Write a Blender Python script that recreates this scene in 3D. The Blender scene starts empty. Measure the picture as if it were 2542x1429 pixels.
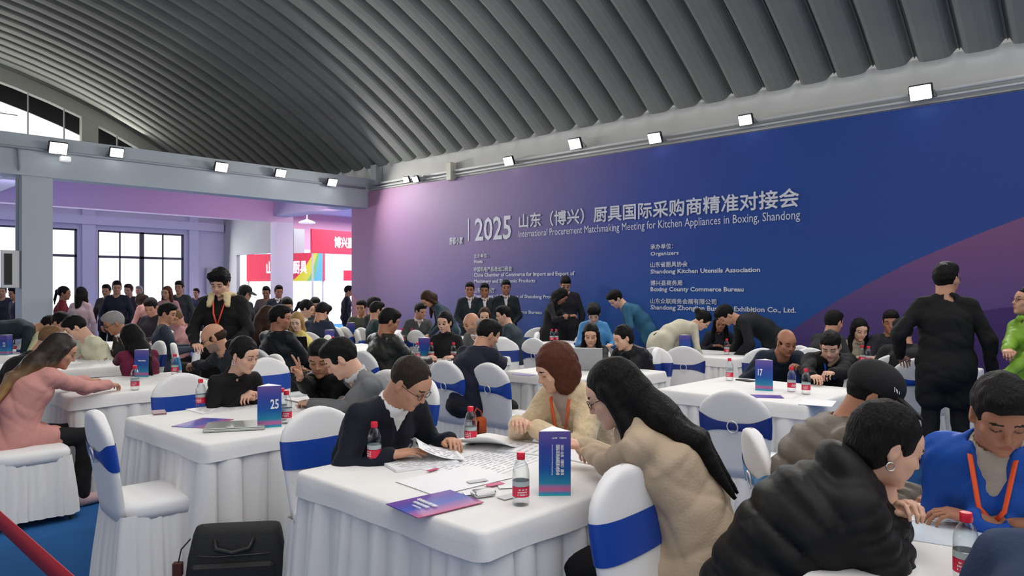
import bpy, math, random, time
import numpy as np
from mathutils import Vector, Matrix
T0 = time.time()
R = math.radians
SC = bpy.context.scene
COL = SC.collection
rng = random.Random(7)

# ------------------------------------------------------------------ camera
# world X runs along the low beam, world Y runs along the printed wall, camera at the origin 1.55 m up
F = 1802.0; CX, CY = 1271.0, 714.5; CH = 1.55
A0 = R(43.5)
FW = np.array([math.cos(R(43.5)), math.sin(R(43.5))]); RT = np.array([math.sin(R(43.5)), -math.cos(R(43.5))])
def w3(px, py, d):
    o = (px-CX)/F
    g = FW*d + RT*(o*d)
    return Vector((g[0], g[1], CH-(py-CY)/F*d))
def wz(px, py, z): return w3(px, py, (CH-z)*F/(py-CY))
def wx(px, py, X): 
    o = (px-CX)/F
    return w3(px, py, X/(FW[0]+RT[0]*o))
def wy(px, py, Y):
    o = (px-CX)/F
    return w3(px, py, Y/(FW[1]+RT[1]*o))
cam = bpy.data.cameras.new('camera'); cam.sensor_width = 36; cam.lens = F/2542*36; cam.clip_start = .05; cam.clip_end = 300
co = bpy.data.objects.new('camera', cam); COL.objects.link(co)
co.location = (0, 0, CH); co.rotation_euler = (R(90), 0, R(43.5-90))
SC.camera = co

# ------------------------------------------------------------------ world, exposure, large lights
SC.view_settings.view_transform = 'Standard'; SC.view_settings.look = 'None'
SC.view_settings.gamma = 1; SC.view_settings.exposure = -0.95; SC.view_settings.use_curve_mapping = False
SC.cycles.max_bounces = 8; SC.cycles.diffuse_bounces = 4; SC.cycles.glossy_bounces = 3
SC.cycles.transmission_bounces = 6; SC.cycles.transparent_max_bounces = 6
SC.cycles.sample_clamp_indirect = 6; SC.cycles.use_adaptive_sampling = True
SC.cycles.caustics_reflective = False; SC.cycles.caustics_refractive = False
W = bpy.data.worlds.new('overcast_sky'); SC.world = W; W.use_nodes = True
W.node_tree.nodes['Background'].inputs[0].default_value = (.97, .97, 1, 1)
W.node_tree.nodes['Background'].inputs[1].default_value = 2.8
def area(name, loc, direction, sx, sy, power, color=(1, 1, 1), spread=180):
    L = bpy.data.lights.new(name, 'AREA'); L.shape = 'RECTANGLE'; L.size = sx; L.size_y = sy; L.energy = power; L.color = color
    L.spread = R(spread)
    o = bpy.data.objects.new(name, L); COL.objects.link(o); o.location = loc
    o.rotation_euler = Vector(direction).to_track_quat('-Z', 'Y').to_euler()
    return o
# daylight entering through the glazed bays on the left side and the far windows, plus added unseen fills
area('daylight_left_bays', (-7.4, 5, 2.1), (1, 0, -.25), 22, 2.2, 40, (.93, .96, 1))
area('added_fill_rear', (1, -6.6, 3.75), (0, 1, -.75), 14, .3, 30, (1, .99, .97))  # added fill from high behind the camera, no lamp row known there
area('added_fill_top', (2.6, 3.2, 6.4), (0, 0, -1), 5, 7, 430, (1, .965, .91))  # added overhead fill for the table tops, the roof has no opening
area('daylight_gable_window', (1.5, 19.6, 5.3), (0, -1, .35), 11, 1.0, 230, (1, .99, .90))
area('violet_wash_light', (3.6, 14.3, 3.0), (.1, 1, .15), 3.5, .4, 30, (.62, .60, 1))
area('pink_wash_light', (8.2, 14.3, 3.0), (-.1, 1, .15), 2.5, .4, 28, (1, .55, .80))
area('added_fill_left', (-7.3, 3, 3.75), (1, 0, -.75), 18, .3, 45, (1, .99, .97))  # added fill from high on the left side, an invented lamp row
area('daylight_far_windows', (3.5, 19.7, 2.0), (0, -1, -.1), 11, 2.1, 480, (.95, .95, 1))
area('added_fill_expo', (14.5, 17.0, 3.7), (0, 0, -1), 8, 5, 1300, (1, .97, 1))  # added overhead light under the closed slab, blows out the expo hall
area('added_fill_expo_far', (15.5, 23.5, 3.7), (0, 0, -1), 7, 5, 2200, (1, .97, 1))  # second added light, brightens the far part of the expo hall

# ------------------------------------------------------------------ materials
MATS = {}
def mat(name, color, rough=.7, metal=0, emit=None, es=0, bump=0, bscale=60, trans=0, alpha=1, var=0, vscale=3, sheen=0, ior=1.45, spec=.4):
    if name in MATS: return MATS[name]
    m = bpy.data.materials.new(name); m.use_nodes = True; nt = m.node_tree; b = nt.nodes['Principled BSDF']
    b.inputs['Base Color'].default_value = (*color, 1); b.inputs['Roughness'].default_value = rough
    b.inputs['Metallic'].default_value = metal; b.inputs['IOR'].default_value = ior
    b.inputs['Specular IOR Level'].default_value = spec
    if trans: b.inputs['Transmission Weight'].default_value = trans
    if sheen: b.inputs['Sheen Weight'].default_value = sheen; b.inputs['Sheen Roughness'].default_value = .5
    if emit: b.inputs['Emission Color'].default_value = (*emit, 1); b.inputs['Emission Strength'].default_value = es
    if bump or var:
        tc = nt.nodes.new('ShaderNodeTexCoord')
    if bump:
        n = nt.nodes.new('ShaderNodeTexNoise'); n.inputs['Scale'].default_value = bscale; n.inputs['Detail'].default_value = 4
        nt.links.new(tc.outputs['Object'], n.inputs['Vector'])
        bp = nt.nodes.new('ShaderNodeBump'); bp.inputs['Strength'].default_value = bump; bp.inputs['Distance'].default_value = .01
        nt.links.new(n.outputs['Fac'], bp.inputs['Height']); nt.links.new(bp.outputs['Normal'], b.inputs['Normal'])
    if var:
        n = nt.nodes.new('ShaderNodeTexNoise'); n.inputs['Scale'].default_value = vscale; n.inputs['Detail'].default_value = 3
        nt.links.new(tc.outputs['Object'], n.inputs['Vector'])
        r = nt.nodes.new('ShaderNodeValToRGB')
        r.color_ramp.elements[0].position = .3; r.color_ramp.elements[1].position = .7
        r.color_ramp.elements[0].color = (*[c*(1-var) for c in color], 1); r.color_ramp.elements[1].color = (*[min(1, c*(1+var)) for c in color], 1)
        nt.links.new(n.outputs['Fac'], r.inputs['Fac']); nt.links.new(r.outputs['Color'], b.inputs['Base Color'])
    MATS[name] = m
    return m
def srgb(*c):
    return tuple(((v/255)/12.92 if v/255 <= .04045 else ((v/255+.055)/1.055)**2.4) for v in c)
def ramp_mat(name, stops, axis=2, rough=.5, coord='Generated'):
    if name in MATS: return MATS[name]
    m = mat(name, stops[0][1], rough); nt = m.node_tree; b = nt.nodes['Principled BSDF']
    tc = nt.nodes.new('ShaderNodeTexCoord'); sp = nt.nodes.new('ShaderNodeSeparateXYZ'); r = nt.nodes.new('ShaderNodeValToRGB')
    nt.links.new(tc.outputs[coord], sp.inputs[0]); nt.links.new(sp.outputs[axis], r.inputs['Fac'])
    e = r.color_ramp.elements
    e[0].position, e[0].color = stops[0][0], (*stops[0][1], 1); e[1].position, e[1].color = stops[-1][0], (*stops[-1][1], 1)
    for p, c in stops[1:-1]:
        k = e.new(p); k.color = (*c, 1)
    nt.links.new(r.outputs['Color'], b.inputs['Base Color'])
    return m

# ------------------------------------------------------------------ object helpers
def tag(o, label=None, cat=None, group=None, kind=None):
    if label: o['label'] = label
    if cat: o['category'] = cat
    if group: o['group'] = group
    if kind: o['kind'] = kind
    return o
def link(name, me, m=None, parent=None):
    o = bpy.data.objects.new(name, me); COL.objects.link(o)
    if m is not None:
        for x in (m if isinstance(m, (list, tuple)) else [m]): me.materials.append(x)
    if parent: o.parent = parent
    return o
def empty(name, loc=(0, 0, 0), rz=0, parent=None):
    o = bpy.data.objects.new(name, None); COL.objects.link(o); o.location = loc; o.rotation_euler = (0, 0, rz); o.empty_display_size = .1
    if parent: o.parent = parent
    return o
def copy_tree(o, parent=None):
    c = o.copy(); COL.objects.link(c); c.parent = parent
    for ch in list(o.children): copy_tree(ch, c)
    return c
class MB:
    def __init__(s): s.v = []; s.f = []; s.m = []; s.mi = 0
    def add(s, v, f):
        k = len(s.v); s.v += [tuple(x) for x in v]; s.f += [tuple(i+k for i in q) for q in f]; s.m += [s.mi]*len(f); return s
    def box(s, x0, x1, y0, y1, z0, z1, M=None):
        v = [(x, y, z) for x in (x0, x1) for y in (y0, y1) for z in (z0, z1)]
        if M is not None: v = [tuple(M @ Vector(p)) for p in v]
        return s.add(v, [(0, 1, 3, 2), (4, 6, 7, 5), (0, 4, 5, 1), (2, 3, 7, 6), (0, 2, 6, 4), (1, 5, 7, 3)])
    def bbox(s, x0, x1, y0, y1, z0, z1, b=.01, M=None):     # box with chamfered edges
        v = []; 
        xs = (x0, x1); ys = (y0, y1); zs = (z0, z1)
        idx = {}
        for i in (0, 1):
            for j in (0, 1):
                for k in (0, 1):
                    sx, sy, sz = (b if i == 0 else -b), (b if j == 0 else -b), (b if k == 0 else -b)
                    for a, p in enumerate(((xs[i], ys[j]+sy, zs[k]+sz), (xs[i]+sx, ys[j], zs[k]+sz), (xs[i]+sx, ys[j]+sy, zs[k]))):
                        idx[i, j, k, a] = len(v); v.append(p)
        f = []
        I = idx
        f += [(I[0,0,0,0], I[0,0,1,0], I[0,1,1,0], I[0,1,0,0]), (I[1,0,0,0], I[1,1,0,0], I[1,1,1,0], I[1,0,1,0])]
        f += [(I[0,0,0,1], I[1,0,0,1], I[1,0,1,1], I[0,0,1,1]), (I[0,1,0,1], I[0,1,1,1], I[1,1,1,1], I[1,1,0,1])]
        f += [(I[0,0,0,2], I[0,1,0,2], I[1,1,0,2], I[1,0,0,2]), (I[0,0,1,2], I[1,0,1,2], I[1,1,1,2], I[0,1,1,2])]
        for j in (0, 1):
            for k in (0, 1): f.append((I[0,j,k,1], I[1,j,k,1], I[1,j,k,2], I[0,j,k,2]))
        for i in (0, 1):
            for k in (0, 1): f.append((I[i,0,k,0], I[i,1,k,0], I[i,1,k,2], I[i,0,k,2]))
        for i in (0, 1):
            for j in (0, 1): f.append((I[i,j,0,0], I[i,j,1,0], I[i,j,1,1], I[i,j,0,1]))
        for i in (0, 1):
            for j in (0, 1):
                for k in (0, 1): f.append((I[i,j,k,0], I[i,j,k,1], I[i,j,k,2]))
        if M is not None: v = [tuple(M @ Vector(p)) for p in v]
        return s.add(v, f)
    def tube(s, pts, r, n=8, closed=False, flat=None):
        pts = [Vector(p) for p in pts]; N = len(pts); rs = r if isinstance(r, (list, tuple)) else [r]*N
        v = []; up = Vector((0, 0, 1)); prev = None
        for i, p in enumerate(pts):
            a = pts[(i-1) % N] if (i > 0 or closed) else p; b = pts[(i+1) % N] if (i < N-1 or closed) else p
            t = (b-a); t = t.normalized() if t.length > 1e-9 else Vector((0, 0, 1))
            ref = prev if prev is not None else (up if abs(t.z) < .9 else Vector((0, 1, 0)))
            x = t.cross(ref); x = x.normalized() if x.length > 1e-6 else t.orthogonal().normalized()
            y = x.cross(t).normalized(); prev = y
            for k in range(n):
                a_ = 2*math.pi*k/n
                v.append(p + x*(math.cos(a_)*rs[i]) + y*(math.sin(a_)*rs[i]*(flat or 1)))
        f = []
        for i in range(N if closed else N-1):
            j = (i+1) % N
            for k in range(n): f.append((i*n+k, i*n+(k+1) % n, j*n+(k+1) % n, j*n+k))
        if not closed: f += [tuple(range(n))[::-1], tuple((N-1)*n+k for k in range(n))]
        return s.add(v, f)
    def lathe(s, prof, n=16, c=(0, 0, 0), cap=True):
        v = [(c[0]+r*math.cos(2*math.pi*k/n), c[1]+r*math.sin(2*math.pi*k/n), c[2]+z) for r, z in prof for k in range(n)]
        f = [(i*n+k, i*n+(k+1) % n, (i+1)*n+(k+1) % n, (i+1)*n+k) for i in range(len(prof)-1) for k in range(n)]
        if cap: f += [tuple(range(n))[::-1], tuple((len(prof)-1)*n+k for k in range(n))]
        return s.add(v, f)
    def grid(s, fn, nu, nv, closed=False):
        v = [fn(i/(nu if closed else nu-1), j/(nv-1)) for i in range(nu) for j in range(nv)]
        f = [(i*nv+j, ((i+1) % nu)*nv+j, ((i+1) % nu)*nv+j+1, i*nv+j+1) for i in range(nu if closed else nu-1) for j in range(nv-1)]
        return s.add(v, f)
    def mesh(s, name, smooth=True):
        me = bpy.data.meshes.new(name); me.from_pydata(s.v, [], s.f)
        if any(s.m): me.polygons.foreach_set('material_index', s.m)
        if smooth: me.polygons.foreach_set('use_smooth', [True]*len(me.polygons))
        me.validate(); return me
    def build(s, name, m=None, parent=None, smooth=True, sharp=None):
        me = s.mesh(name, smooth)
        if smooth and sharp is not None: 
            try: me.set_sharp_from_angle(angle=R(sharp))
            except Exception: pass
        return link(name, me, m, parent)
def struct(o, label=None): o['kind'] = 'structure'; 
def text_mesh(s, w, h, bold=0, depth=.0, align='box'):
    """flat lettering w wide and h high in its own xz plane (facing -y), origin at the lower left"""
    cjk = any(ord(q) > 0x2e80 for q in s); eb = bold if cjk else 0
    cu = bpy.data.curves.new('t', 'FONT'); cu.body = s; cu.size = 1; cu.offset = 0 if cjk else bold; cu.resolution_u = 2
    o = bpy.data.objects.new('t', cu); COL.objects.link(o)
    bpy.context.view_layer.update()
    me = bpy.data.meshes.new_from_object(o.evaluated_get(bpy.context.evaluated_depsgraph_get()))
    bpy.data.objects.remove(o); bpy.data.curves.remove(cu)
    n = len(me.vertices)
    if n == 0: return me
    c = np.empty(n*3); me.vertices.foreach_get('co', c); c = c.reshape(-1, 3)
    lo, hi = c.min(0), c.max(0)
    sx = w/(hi[0]-lo[0]) if w else h/(hi[1]-lo[1]); sy = h/(hi[1]-lo[1]) if h else sx
    out = np.stack([(c[:, 0]-lo[0])*sx, np.zeros(n), (c[:, 1]-lo[1])*sy], 1)
    me.vertices.foreach_set('co', out.ravel()); me.update()
    if eb:
        fs = [tuple(p.vertices) for p in me.polygons]; em = h or w/len(s); sh = eb*em*1.2
        vs = []; ff = []
        for k, (dx, dz) in enumerate(((-sh, 0), (sh, 0), (0, sh), (0, -sh), (0, 0))):
            vs += [(v[0]+dx, -.0012*k, v[2]+dz) for v in out]; ff += [tuple(i+k*n for i in q) for q in fs]
        me = bpy.data.meshes.new('lettering'); me.from_pydata(vs, [], ff)
    return me

# ------------------------------------------------------------------ implicit surfaces -> one skin (surface nets)
def smin(a, b, k):
    if k <= 0: return np.minimum(a, b)
    h = np.clip(.5+.5*(a-b)/k, 0, 1)
    return a*(1-h)+b*h-k*h*(1-h)
def E(c, r, k=.02, rot=None, neg=False): return ('e', np.array(c, float), np.array(r, float), k, rot, neg)
def C(a, b, ra, rb, k=.02, puff=0, n=5, neg=False): return ('c', np.array(a, float), np.array(b, float), ra, rb, k, puff, n, neg)
def S(pts, rad, k=.03, puff=0): return ('s', [np.array(p, float) for p in pts], rad, k, puff)   # elliptic spine (rx, ry)
def xf(pr, M, t):   # rigid transform of a primitive (M 3x3 numpy)
    if pr[0] == 'e':
        rot = M if pr[4] is None else M @ pr[4]
        return ('e', M @ pr[1]+t, pr[2], pr[3], rot, pr[5])
    if pr[0] == 'c': return ('c', M @ pr[1]+t, M @ pr[2]+t) + pr[3:]
    return pr
def nets(prims, h, wrinkle=0, wf=30, zmin=None):
    lo = np.full(3, 9.); hi = np.full(3, -9.)
    for p in prims:
        if p[0] == 'e' and not p[5]: m = p[2].max(); lo = np.minimum(lo, p[1]-m); hi = np.maximum(hi, p[1]+m)
        elif p[0] == 'c' and not p[8]:
            m = max(p[3], p[4])+p[6]; lo = np.minimum(lo, np.minimum(p[1], p[2])-m); hi = np.maximum(hi, np.maximum(p[1], p[2])+m)
        elif p[0] == 's':
            m = max(max(r) for r in p[2])+p[4]
            for q in p[1]: lo = np.minimum(lo, q-m); hi = np.maximum(hi, q+m)
    lo -= 3*h; hi += 3*h
    dims = np.ceil((hi-lo)/h).astype(int)+1
    f = np.full(dims, .2, np.float32)
    ax = [lo[i]+h*np.arange(dims[i], dtype=np.float32) for i in range(3)]
    def sub(a, b, m):
        i0 = np.clip(np.floor((a-m-lo)/h).astype(int), 0, dims-1); i1 = np.clip(np.ceil((b+m-lo)/h).astype(int)+1, 1, dims)
        sl = tuple(slice(i0[i], i1[i]) for i in range(3))
        X = (ax[0][sl[0]])[:, None, None]; Y = (ax[1][sl[1]])[None, :, None]; Z = (ax[2][sl[2]])[None, None, :]
        return sl, X, Y, Z
    for p in prims:
        if p[0] == 'e':
            c, r, k, rot, neg = p[1:]
            m = r.max()
            if rot is None: sl, X, Y, Z = sub(c-r, c+r, k+2*h)
            else: sl, X, Y, Z = sub(c-m, c+m, k+2*h)
            x, y, z = X-c[0], Y-c[1], Z-c[2]
            if rot is not None:
                q = rot
                x, y, z = (q[0, 0]*x+q[1, 0]*y+q[2, 0]*z, q[0, 1]*x+q[1, 1]*y+q[2, 1]*z, q[0, 2]*x+q[1, 2]*y+q[2, 2]*z)
            k0 = np.sqrt((x/r[0])**2+(y/r[1])**2+(z/r[2])**2); k1 = np.sqrt((x/r[0]**2)**2+(y/r[1]**2)**2+(z/r[2]**2)**2)+1e-9
            d = k0*(k0-1)/k1
            if neg: f[sl] = -smin(-f[sl], d, k)
            else: f[sl] = smin(f[sl], d, k)
        elif p[0] == 'c':
            a, b, ra, rb, k, puff, n, neg = p[1:]
            m = max(ra, rb)+puff
            sl, X, Y, Z = sub(np.minimum(a, b)-m, np.maximum(a, b)+m, k+2*h)
            ba = b-a; L2 = max(ba @ ba, 1e-9)
            t = np.clip(((X-a[0])*ba[0]+(Y-a[1])*ba[1]+(Z-a[2])*ba[2])/L2, 0, 1)
            d = np.sqrt((X-a[0]-t*ba[0])**2+(Y-a[1]-t*ba[1])**2+(Z-a[2]-t*ba[2])**2)-(ra+(rb-ra)*t)
            if puff: d = d-puff*(np.abs(np.sin(np.pi*t*n))**.6)+puff*.4
            if neg: f[sl] = -smin(-f[sl], d, k)
            else: f[sl] = smin(f[sl], d, k)
        else:
            pts, rad, k, puff = p[1:]
            best = None
            m = max(max(r) for r in rad)+puff
            a = np.min(pts, 0); b = np.max(pts, 0)
            sl, X, Y, Z = sub(a-m, b+m, k+2*h)
            X = X+0*Y+0*Z
            n = len(pts)-1
            for i in range(n):
                A, B = pts[i], pts[i+1]; ba = B-A; L = math.sqrt(ba @ ba); u = ba/L
                nv = np.array([0, u[2], -u[1]]); nn = math.sqrt(nv @ nv)+1e-9; nv = nv/nn
                w = (X-A[0])*u[0]+(Y-A[1])*u[1]+(Z-A[2])*u[2]
                t = np.clip(w/L, 0, 1); ex = w-t*L
                rx = rad[i][0]+(rad[i+1][0]-rad[i][0])*t; ry = rad[i][1]+(rad[i+1][1]-rad[i][1])*t
                dx = X-(A[0]+ba[0]*t); dv = (Y-A[1]-u[1]*t*L)*nv[1]+(Z-A[2]-u[2]*t*L)*nv[2]
                if puff:
                    q = puff*(np.abs(np.sin(np.pi*(i+t)*2))**.6)-puff*.4; rx = rx+q; ry = ry+q
                rc = ry*.8
                k0 = np.sqrt((dx/rx)**2+(dv/ry)**2+(ex/rc)**2); k1 = np.sqrt((dx/rx**2)**2+(dv/ry**2)**2+(ex/rc**2)**2)+1e-9
                d = k0*(k0-1)/k1
                best = d if best is None else smin(best, d, .03)
            f[sl] = smin(f[sl], best, k)
    if wrinkle:
        X, Y, Z = ax[0][:, None, None], ax[1][None, :, None], ax[2][None, None, :]
        s1 = np.sin(wf*(X*.9+Z*.7)+2*np.sin(wf*.5*Y+1)); s2 = np.sin(wf*(Y*1.1-Z*.8)+2*np.sin(wf*.45*X+2)); s3 = np.sin(wf*1.3*(Z+.4*X*np.sign(X))+1.5*np.sin(wf*.6*Y))
        if wf > 60: f += (wrinkle*(.4*s1+.4*s2+.5*s3)).astype(np.float32)
        else:
            cr = lambda q: (1-np.abs(q))**2.5
            f += (wrinkle*(1.5*cr(s1)+1.3*cr(s2)+.9*cr(s3)-.55)).astype(np.float32)
    s = f < 0
    c = np.zeros(np.array(f.shape)-1, np.uint8)
    for i in (0, 1):
        for j in (0, 1):
            for k in (0, 1): c += s[i:i+c.shape[0], j:j+c.shape[1], k:k+c.shape[2]]
    act = (c > 0) & (c < 8)
    idx = np.argwhere(act); N = len(idx)
    ids = np.full(c.shape, -1, np.int32); ids[act] = np.arange(N)
    acc = np.zeros((N, 3)); cnt = np.zeros(N)
    corner = {}
    for i in (0, 1):
        for j in (0, 1):
            for k in (0, 1): corner[i, j, k] = f[idx[:, 0]+i, idx[:, 1]+j, idx[:, 2]+k]
    for a in corner:
        for d in range(3):
            if a[d] == 0:
                b = list(a); b[d] = 1; b = tuple(b)
                fa, fb = corner[a], corner[b]; x = (fa < 0) != (fb < 0)
                t = np.where(x, fa/(fa-fb+1e-12), 0)
                p = np.array(a, float)[None].repeat(N, 0); p[:, d] = t
                acc += p*x[:, None]; cnt += x
    V = lo+h*(idx+acc/cnt[:, None])
    Fs = []
    for d in range(3):
        e, g = (d+1) % 3, (d+2) % 3
        n = list(f.shape)
        sa = [slice(1, n[i]-1) for i in range(3)]; sa[d] = slice(0, n[d]-1)
        sb = list(sa); sb[d] = slice(1, n[d])
        A = s[tuple(sa)]; B = s[tuple(sb)]
        q = np.argwhere(A != B)
        if not len(q): continue
        fl = A[tuple(q.T)]
        off = np.array([0 if i == d else 1 for i in range(3)]); q = q+off
        de = np.eye(3, dtype=int)
        def at(qq): return ids[tuple(np.clip(qq, 0, np.array(c.shape)-1).T)]
        q0, q1, q2, q3 = at(q-de[e]-de[g]), at(q-de[g]), at(q), at(q-de[e])
        fa = np.stack([q0, q1, q2, q3], 1)
        fa[~fl] = fa[~fl][:, ::-1]
        Fs.append(fa)
    Fq = np.concatenate(Fs)
    Fq = Fq[(Fq >= 0).all(1)]
    if zmin is not None: V[:, 2] = np.maximum(V[:, 2], zmin)
    return V, Fq
def np_mesh(name, V, Fq, mats=None, mi=None):
    me = bpy.data.meshes.new(name)
    me.vertices.add(len(V)); me.vertices.foreach_set('co', V.astype(np.float32).ravel())
    me.loops.add(Fq.size); me.loops.foreach_set('vertex_index', Fq.astype(np.int32).ravel())
    me.polygons.add(len(Fq)); me.polygons.foreach_set('loop_start', np.arange(0, Fq.size, 4, dtype=np.int32))
    me.polygons.foreach_set('use_smooth', np.ones(len(Fq), bool))
    if mi is not None: me.polygons.foreach_set('material_index', mi.astype(np.int32))
    me.update(calc_edges=True)
    for m in (mats or []): me.materials.append(m)
    return me
def keep_big(V, Fq):   # drop loose crumbs of the surface
    n = len(V); lab = np.arange(n)
    for _ in range(200):
        m = lab[Fq].min(1); new = lab.copy()
        for k in range(4): np.minimum.at(new, Fq[:, k], m)
        new = new[new]
        if (new == lab).all(): break
        lab = new
    u, c = np.unique(lab, return_counts=True); big = u[c.argmax()]
    keep = lab == big
    mp = np.cumsum(keep)-1
    Fk = Fq[keep[Fq[:, 0]]]
    return V[keep], mp[Fk]
# ------------------------------------------------------------------ people
SKIN = {'light': srgb(214, 170, 145), 'mid': srgb(190, 142, 115), 'tan': srgb(165, 115, 90), 'pale': srgb(226, 190, 168)}
def skin_mats(tone):
    c = SKIN[tone]
    return [mat('skin_'+tone, c, .55, bump=.04, bscale=150, spec=.35), mat('lips_'+tone, (c[0]*.85, c[1]*.6, c[2]*.6), .45),
            mat('eyebrow_hair', (.02, .015, .012), .8), mat('eye_socket_'+tone, tuple(v*.8 for v in c), .6), mat('beard_stubble', (.27, .19, .155), .8)]
HAIRC = {'black': (.010, .009, .009), 'brown': (.045, .022, .014), 'red': (.11, .036, .022), 'blond': (.42, .26, .10), 'grey': (.33, .32, .31), 'crewbrown': (.035, .026, .020), 'lightbrown': (.20, .11, .055), 'ombre': (.10, .05, .03)}
def hair_mat(c):
    n = 'hair_'+c
    if n in MATS: return MATS[n]
    if c == 'ombre':
        return ramp_mat(n, [(0, (.42, .24, .08)), (.35, (.22, .12, .05)), (.6, (.03, .018, .012)), (1, (.012, .009, .008))], 2, .5)
    col = HAIRC[c]
    m = mat(n, tuple(v*.8 for v in col), .6, spec=.14)
    nt = m.node_tree; b = nt.nodes['Principled BSDF']
    tc = nt.nodes.new('ShaderNodeTexCoord'); mp = nt.nodes.new('ShaderNodeMapping'); mp.inputs['Scale'].default_value = (90, 90, 9)
    no = nt.nodes.new('ShaderNodeTexNoise'); no.inputs['Scale'].default_value = 1.5; bp = nt.nodes.new('ShaderNodeBump'); bp.inputs['Strength'].default_value = .8; bp.inputs['Distance'].default_value = .01
    nt.links.new(tc.outputs['Object'], mp.inputs[0]); nt.links.new(mp.outputs[0], no.inputs['Vector']); nt.links.new(no.outputs['Fac'], bp.inputs['Height']); nt.links.new(bp.outputs[0], b.inputs['Normal'])
    return m
def cloth(col, kind='wool'):
    n = kind+'_'+'_'.join('%d' % v for v in col)
    if kind == 'shell': return mat(n, srgb(*col), .55, bump=.3, bscale=18, spec=.25)
    if kind == 'leather': return mat(n, srgb(*col), .42, bump=.3, bscale=22, spec=.35)
    if kind == 'fleece': return mat(n, srgb(*col), .95, bump=1.0, bscale=45, sheen=.4, var=.18, vscale=14)
    return mat(n, srgb(*col), .85, bump=.25, bscale=120, var=.08, vscale=8)
def rotx(a): c, s = math.cos(a), math.sin(a); return np.array([[1, 0, 0], [0, c, -s], [0, s, c]])
def rotz(a): c, s = math.cos(a), math.sin(a); return np.array([[c, -s, 0], [s, c, 0], [0, 0, 1]])
def roty(a): c, s = math.cos(a), math.sin(a); return np.array([[c, 0, s], [0, 1, 0], [-s, 0, c]])
def nrm(v): return v/(math.sqrt(v @ v)+1e-9)
def head_prims(female=False, chub=0):
    w = 1+chub*.12
    P = [E((0, -.012, .032), (.075, .096, .088), .02), E((0, .018, -.035), (.061*w, .070, .066), .03), E((0, .035, -.068), (.047*w, .048, .040), .025),
         E((0, .070, -.096), (.021, .020, .016), .02), E((0, .058, .030), (.058, .034, .045), .02),
         C((-.034, .078, .022), (.034, .078, .022), .011, .011, .012), C((-.045, .060, -.022), (-.020, .072, -.045), .018, .014, .02), C((.045, .060, -.022), (.020, .072, -.045), .018, .014, .02),
         E((-.031, .098, .004), (.017, .016, .010), .012, neg=True), E((.031, .098, .004), (.017, .016, .010), .012, neg=True),
         E((-.031, .077, .004), (.0145, .013, .0115), .004), E((.031, .077, .004), (.0145, .013, .0115), .004),
         C((0, .084, .012), (0, .103, -.026), .0075, .0105, .012), E((-.011, .092, -.030), (.008, .009, .0065), .006), E((.011, .092, -.030), (.008, .009, .0065), .006),
         C((-.018, .082, -.057), (.018, .082, -.057), .0065, .0065, .006), C((-.015, .082, -.066), (.015, .082, -.066), .007, .007, .006), C((-.022, .096, -.0615), (.022, .096, -.0615), .0022, .0022, .003, neg=True)]
    for s in (-1, 1):
        P += [E((s*.078, -.010, -.004), (.008, .019, .030), .008, rotz(s*R(-20))), E((s*.088, -.004, -.002), (.005, .010, .016), .006, neg=True), E((s*.075, -.006, -.032), (.007, .009, .010), .006)]
    return P
def face_cut(h=.070): return [E((0, .118, -.045), (.085, .085, h+.045), .012, neg=True)]
def hair_head(style, s=1):
    ears = [E((q*.090, .008, -.020), (.024, .034, .038), .008, neg=True) for q in (-1, 1)]
    nape = [E((0, .035, -.135), (.13, .112, .085), .012, neg=True)]
    if style == 'short': return [E((0, -.020, .030), (.083, .104, .106), .02), E((0, .024, .092), (.068, .076, .044), .03)]+face_cut(.072)+nape+ears
    if style == 'fluffy': return [E((0, -.020, .04), (.092, .112, .108), .02), E((-.03, .04, .10), (.06, .06, .045), .03), E((.035, .05, .095), (.05, .05, .045), .03)]+face_cut(.058)+nape+ears
    if style == 'crew': return [E((0, -.017, .031), (.0800, .0995, .098), .02), E((0, .122, -.03), (.088, .085, .115), .01, neg=True)]+nape+ears
    if style == 'bald': return [E((0, -.022, .000), (.083, .0985, .064), .02), E((0, .02, .105), (.10, .145, .085), .012, neg=True)]+face_cut(.09)+nape+ears
    cap = [E((0, -.020, .034), (.086, .106, .102), .02)]
    fc = [E((0, .112, -.040), (.064, .078, .112), .012, neg=True)]
    if style == 'bun': return cap+[E((0, .118, -.045), (.085, .085, .108), .012, neg=True)]+nape+ears+[E((0, -.135, .030), (.042, .038, .042), .015)]
    if style == 'pony': return cap+[E((0, .118, -.045), (.085, .085, .108), .012, neg=True)]+nape+ears+[E((0, -.125, .035), (.028, .028, .028), .015), C((0, -.13, .03), (0, -.15, -.12), .026, .022, .02), C((0, -.15, -.12), (0, -.145, -.22), .022, .008, .02)]
    if style == 'bob': return [E((0, -.022, .048), (.094, .112, .096), .02), E((0, -.035, -.03), (.108, .098, .112), .04), E((.055, .0, -.085), (.045, .052, .055), .03), E((-.055, .0, -.085), (.045, .052, .055), .03)]+[E((0, .122, -.055), (.066, .092, .118), .012, neg=True), E((0, .05, -.15), (.055, .09, .08), .012, neg=True)]
    if style == 'tie': return cap+[E((0, -.05, -.03), (.082, .062, .07), .03)]+[E((0, .118, -.045), (.085, .085, .108), .012, neg=True)]+ears
    if style in ('long', 'longb'): return cap+[E((0, -.045, -.035), (.090, .068, .085), .03), C((-.074, .015, .03), (-.080, -.005, -.12), .024, .028, .02), C((.074, .015, .03), (.080, -.005, -.12), .024, .028, .02)]+fc
    return cap
FING = [(-.027, .076, (.036, .022, .018), .0078), (-.009, .081, (.041, .026, .019), .0082), (.010, .078, (.038, .024, .018), .0078), (.027, .070, (.030, .019, .016), .0068)]
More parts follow.
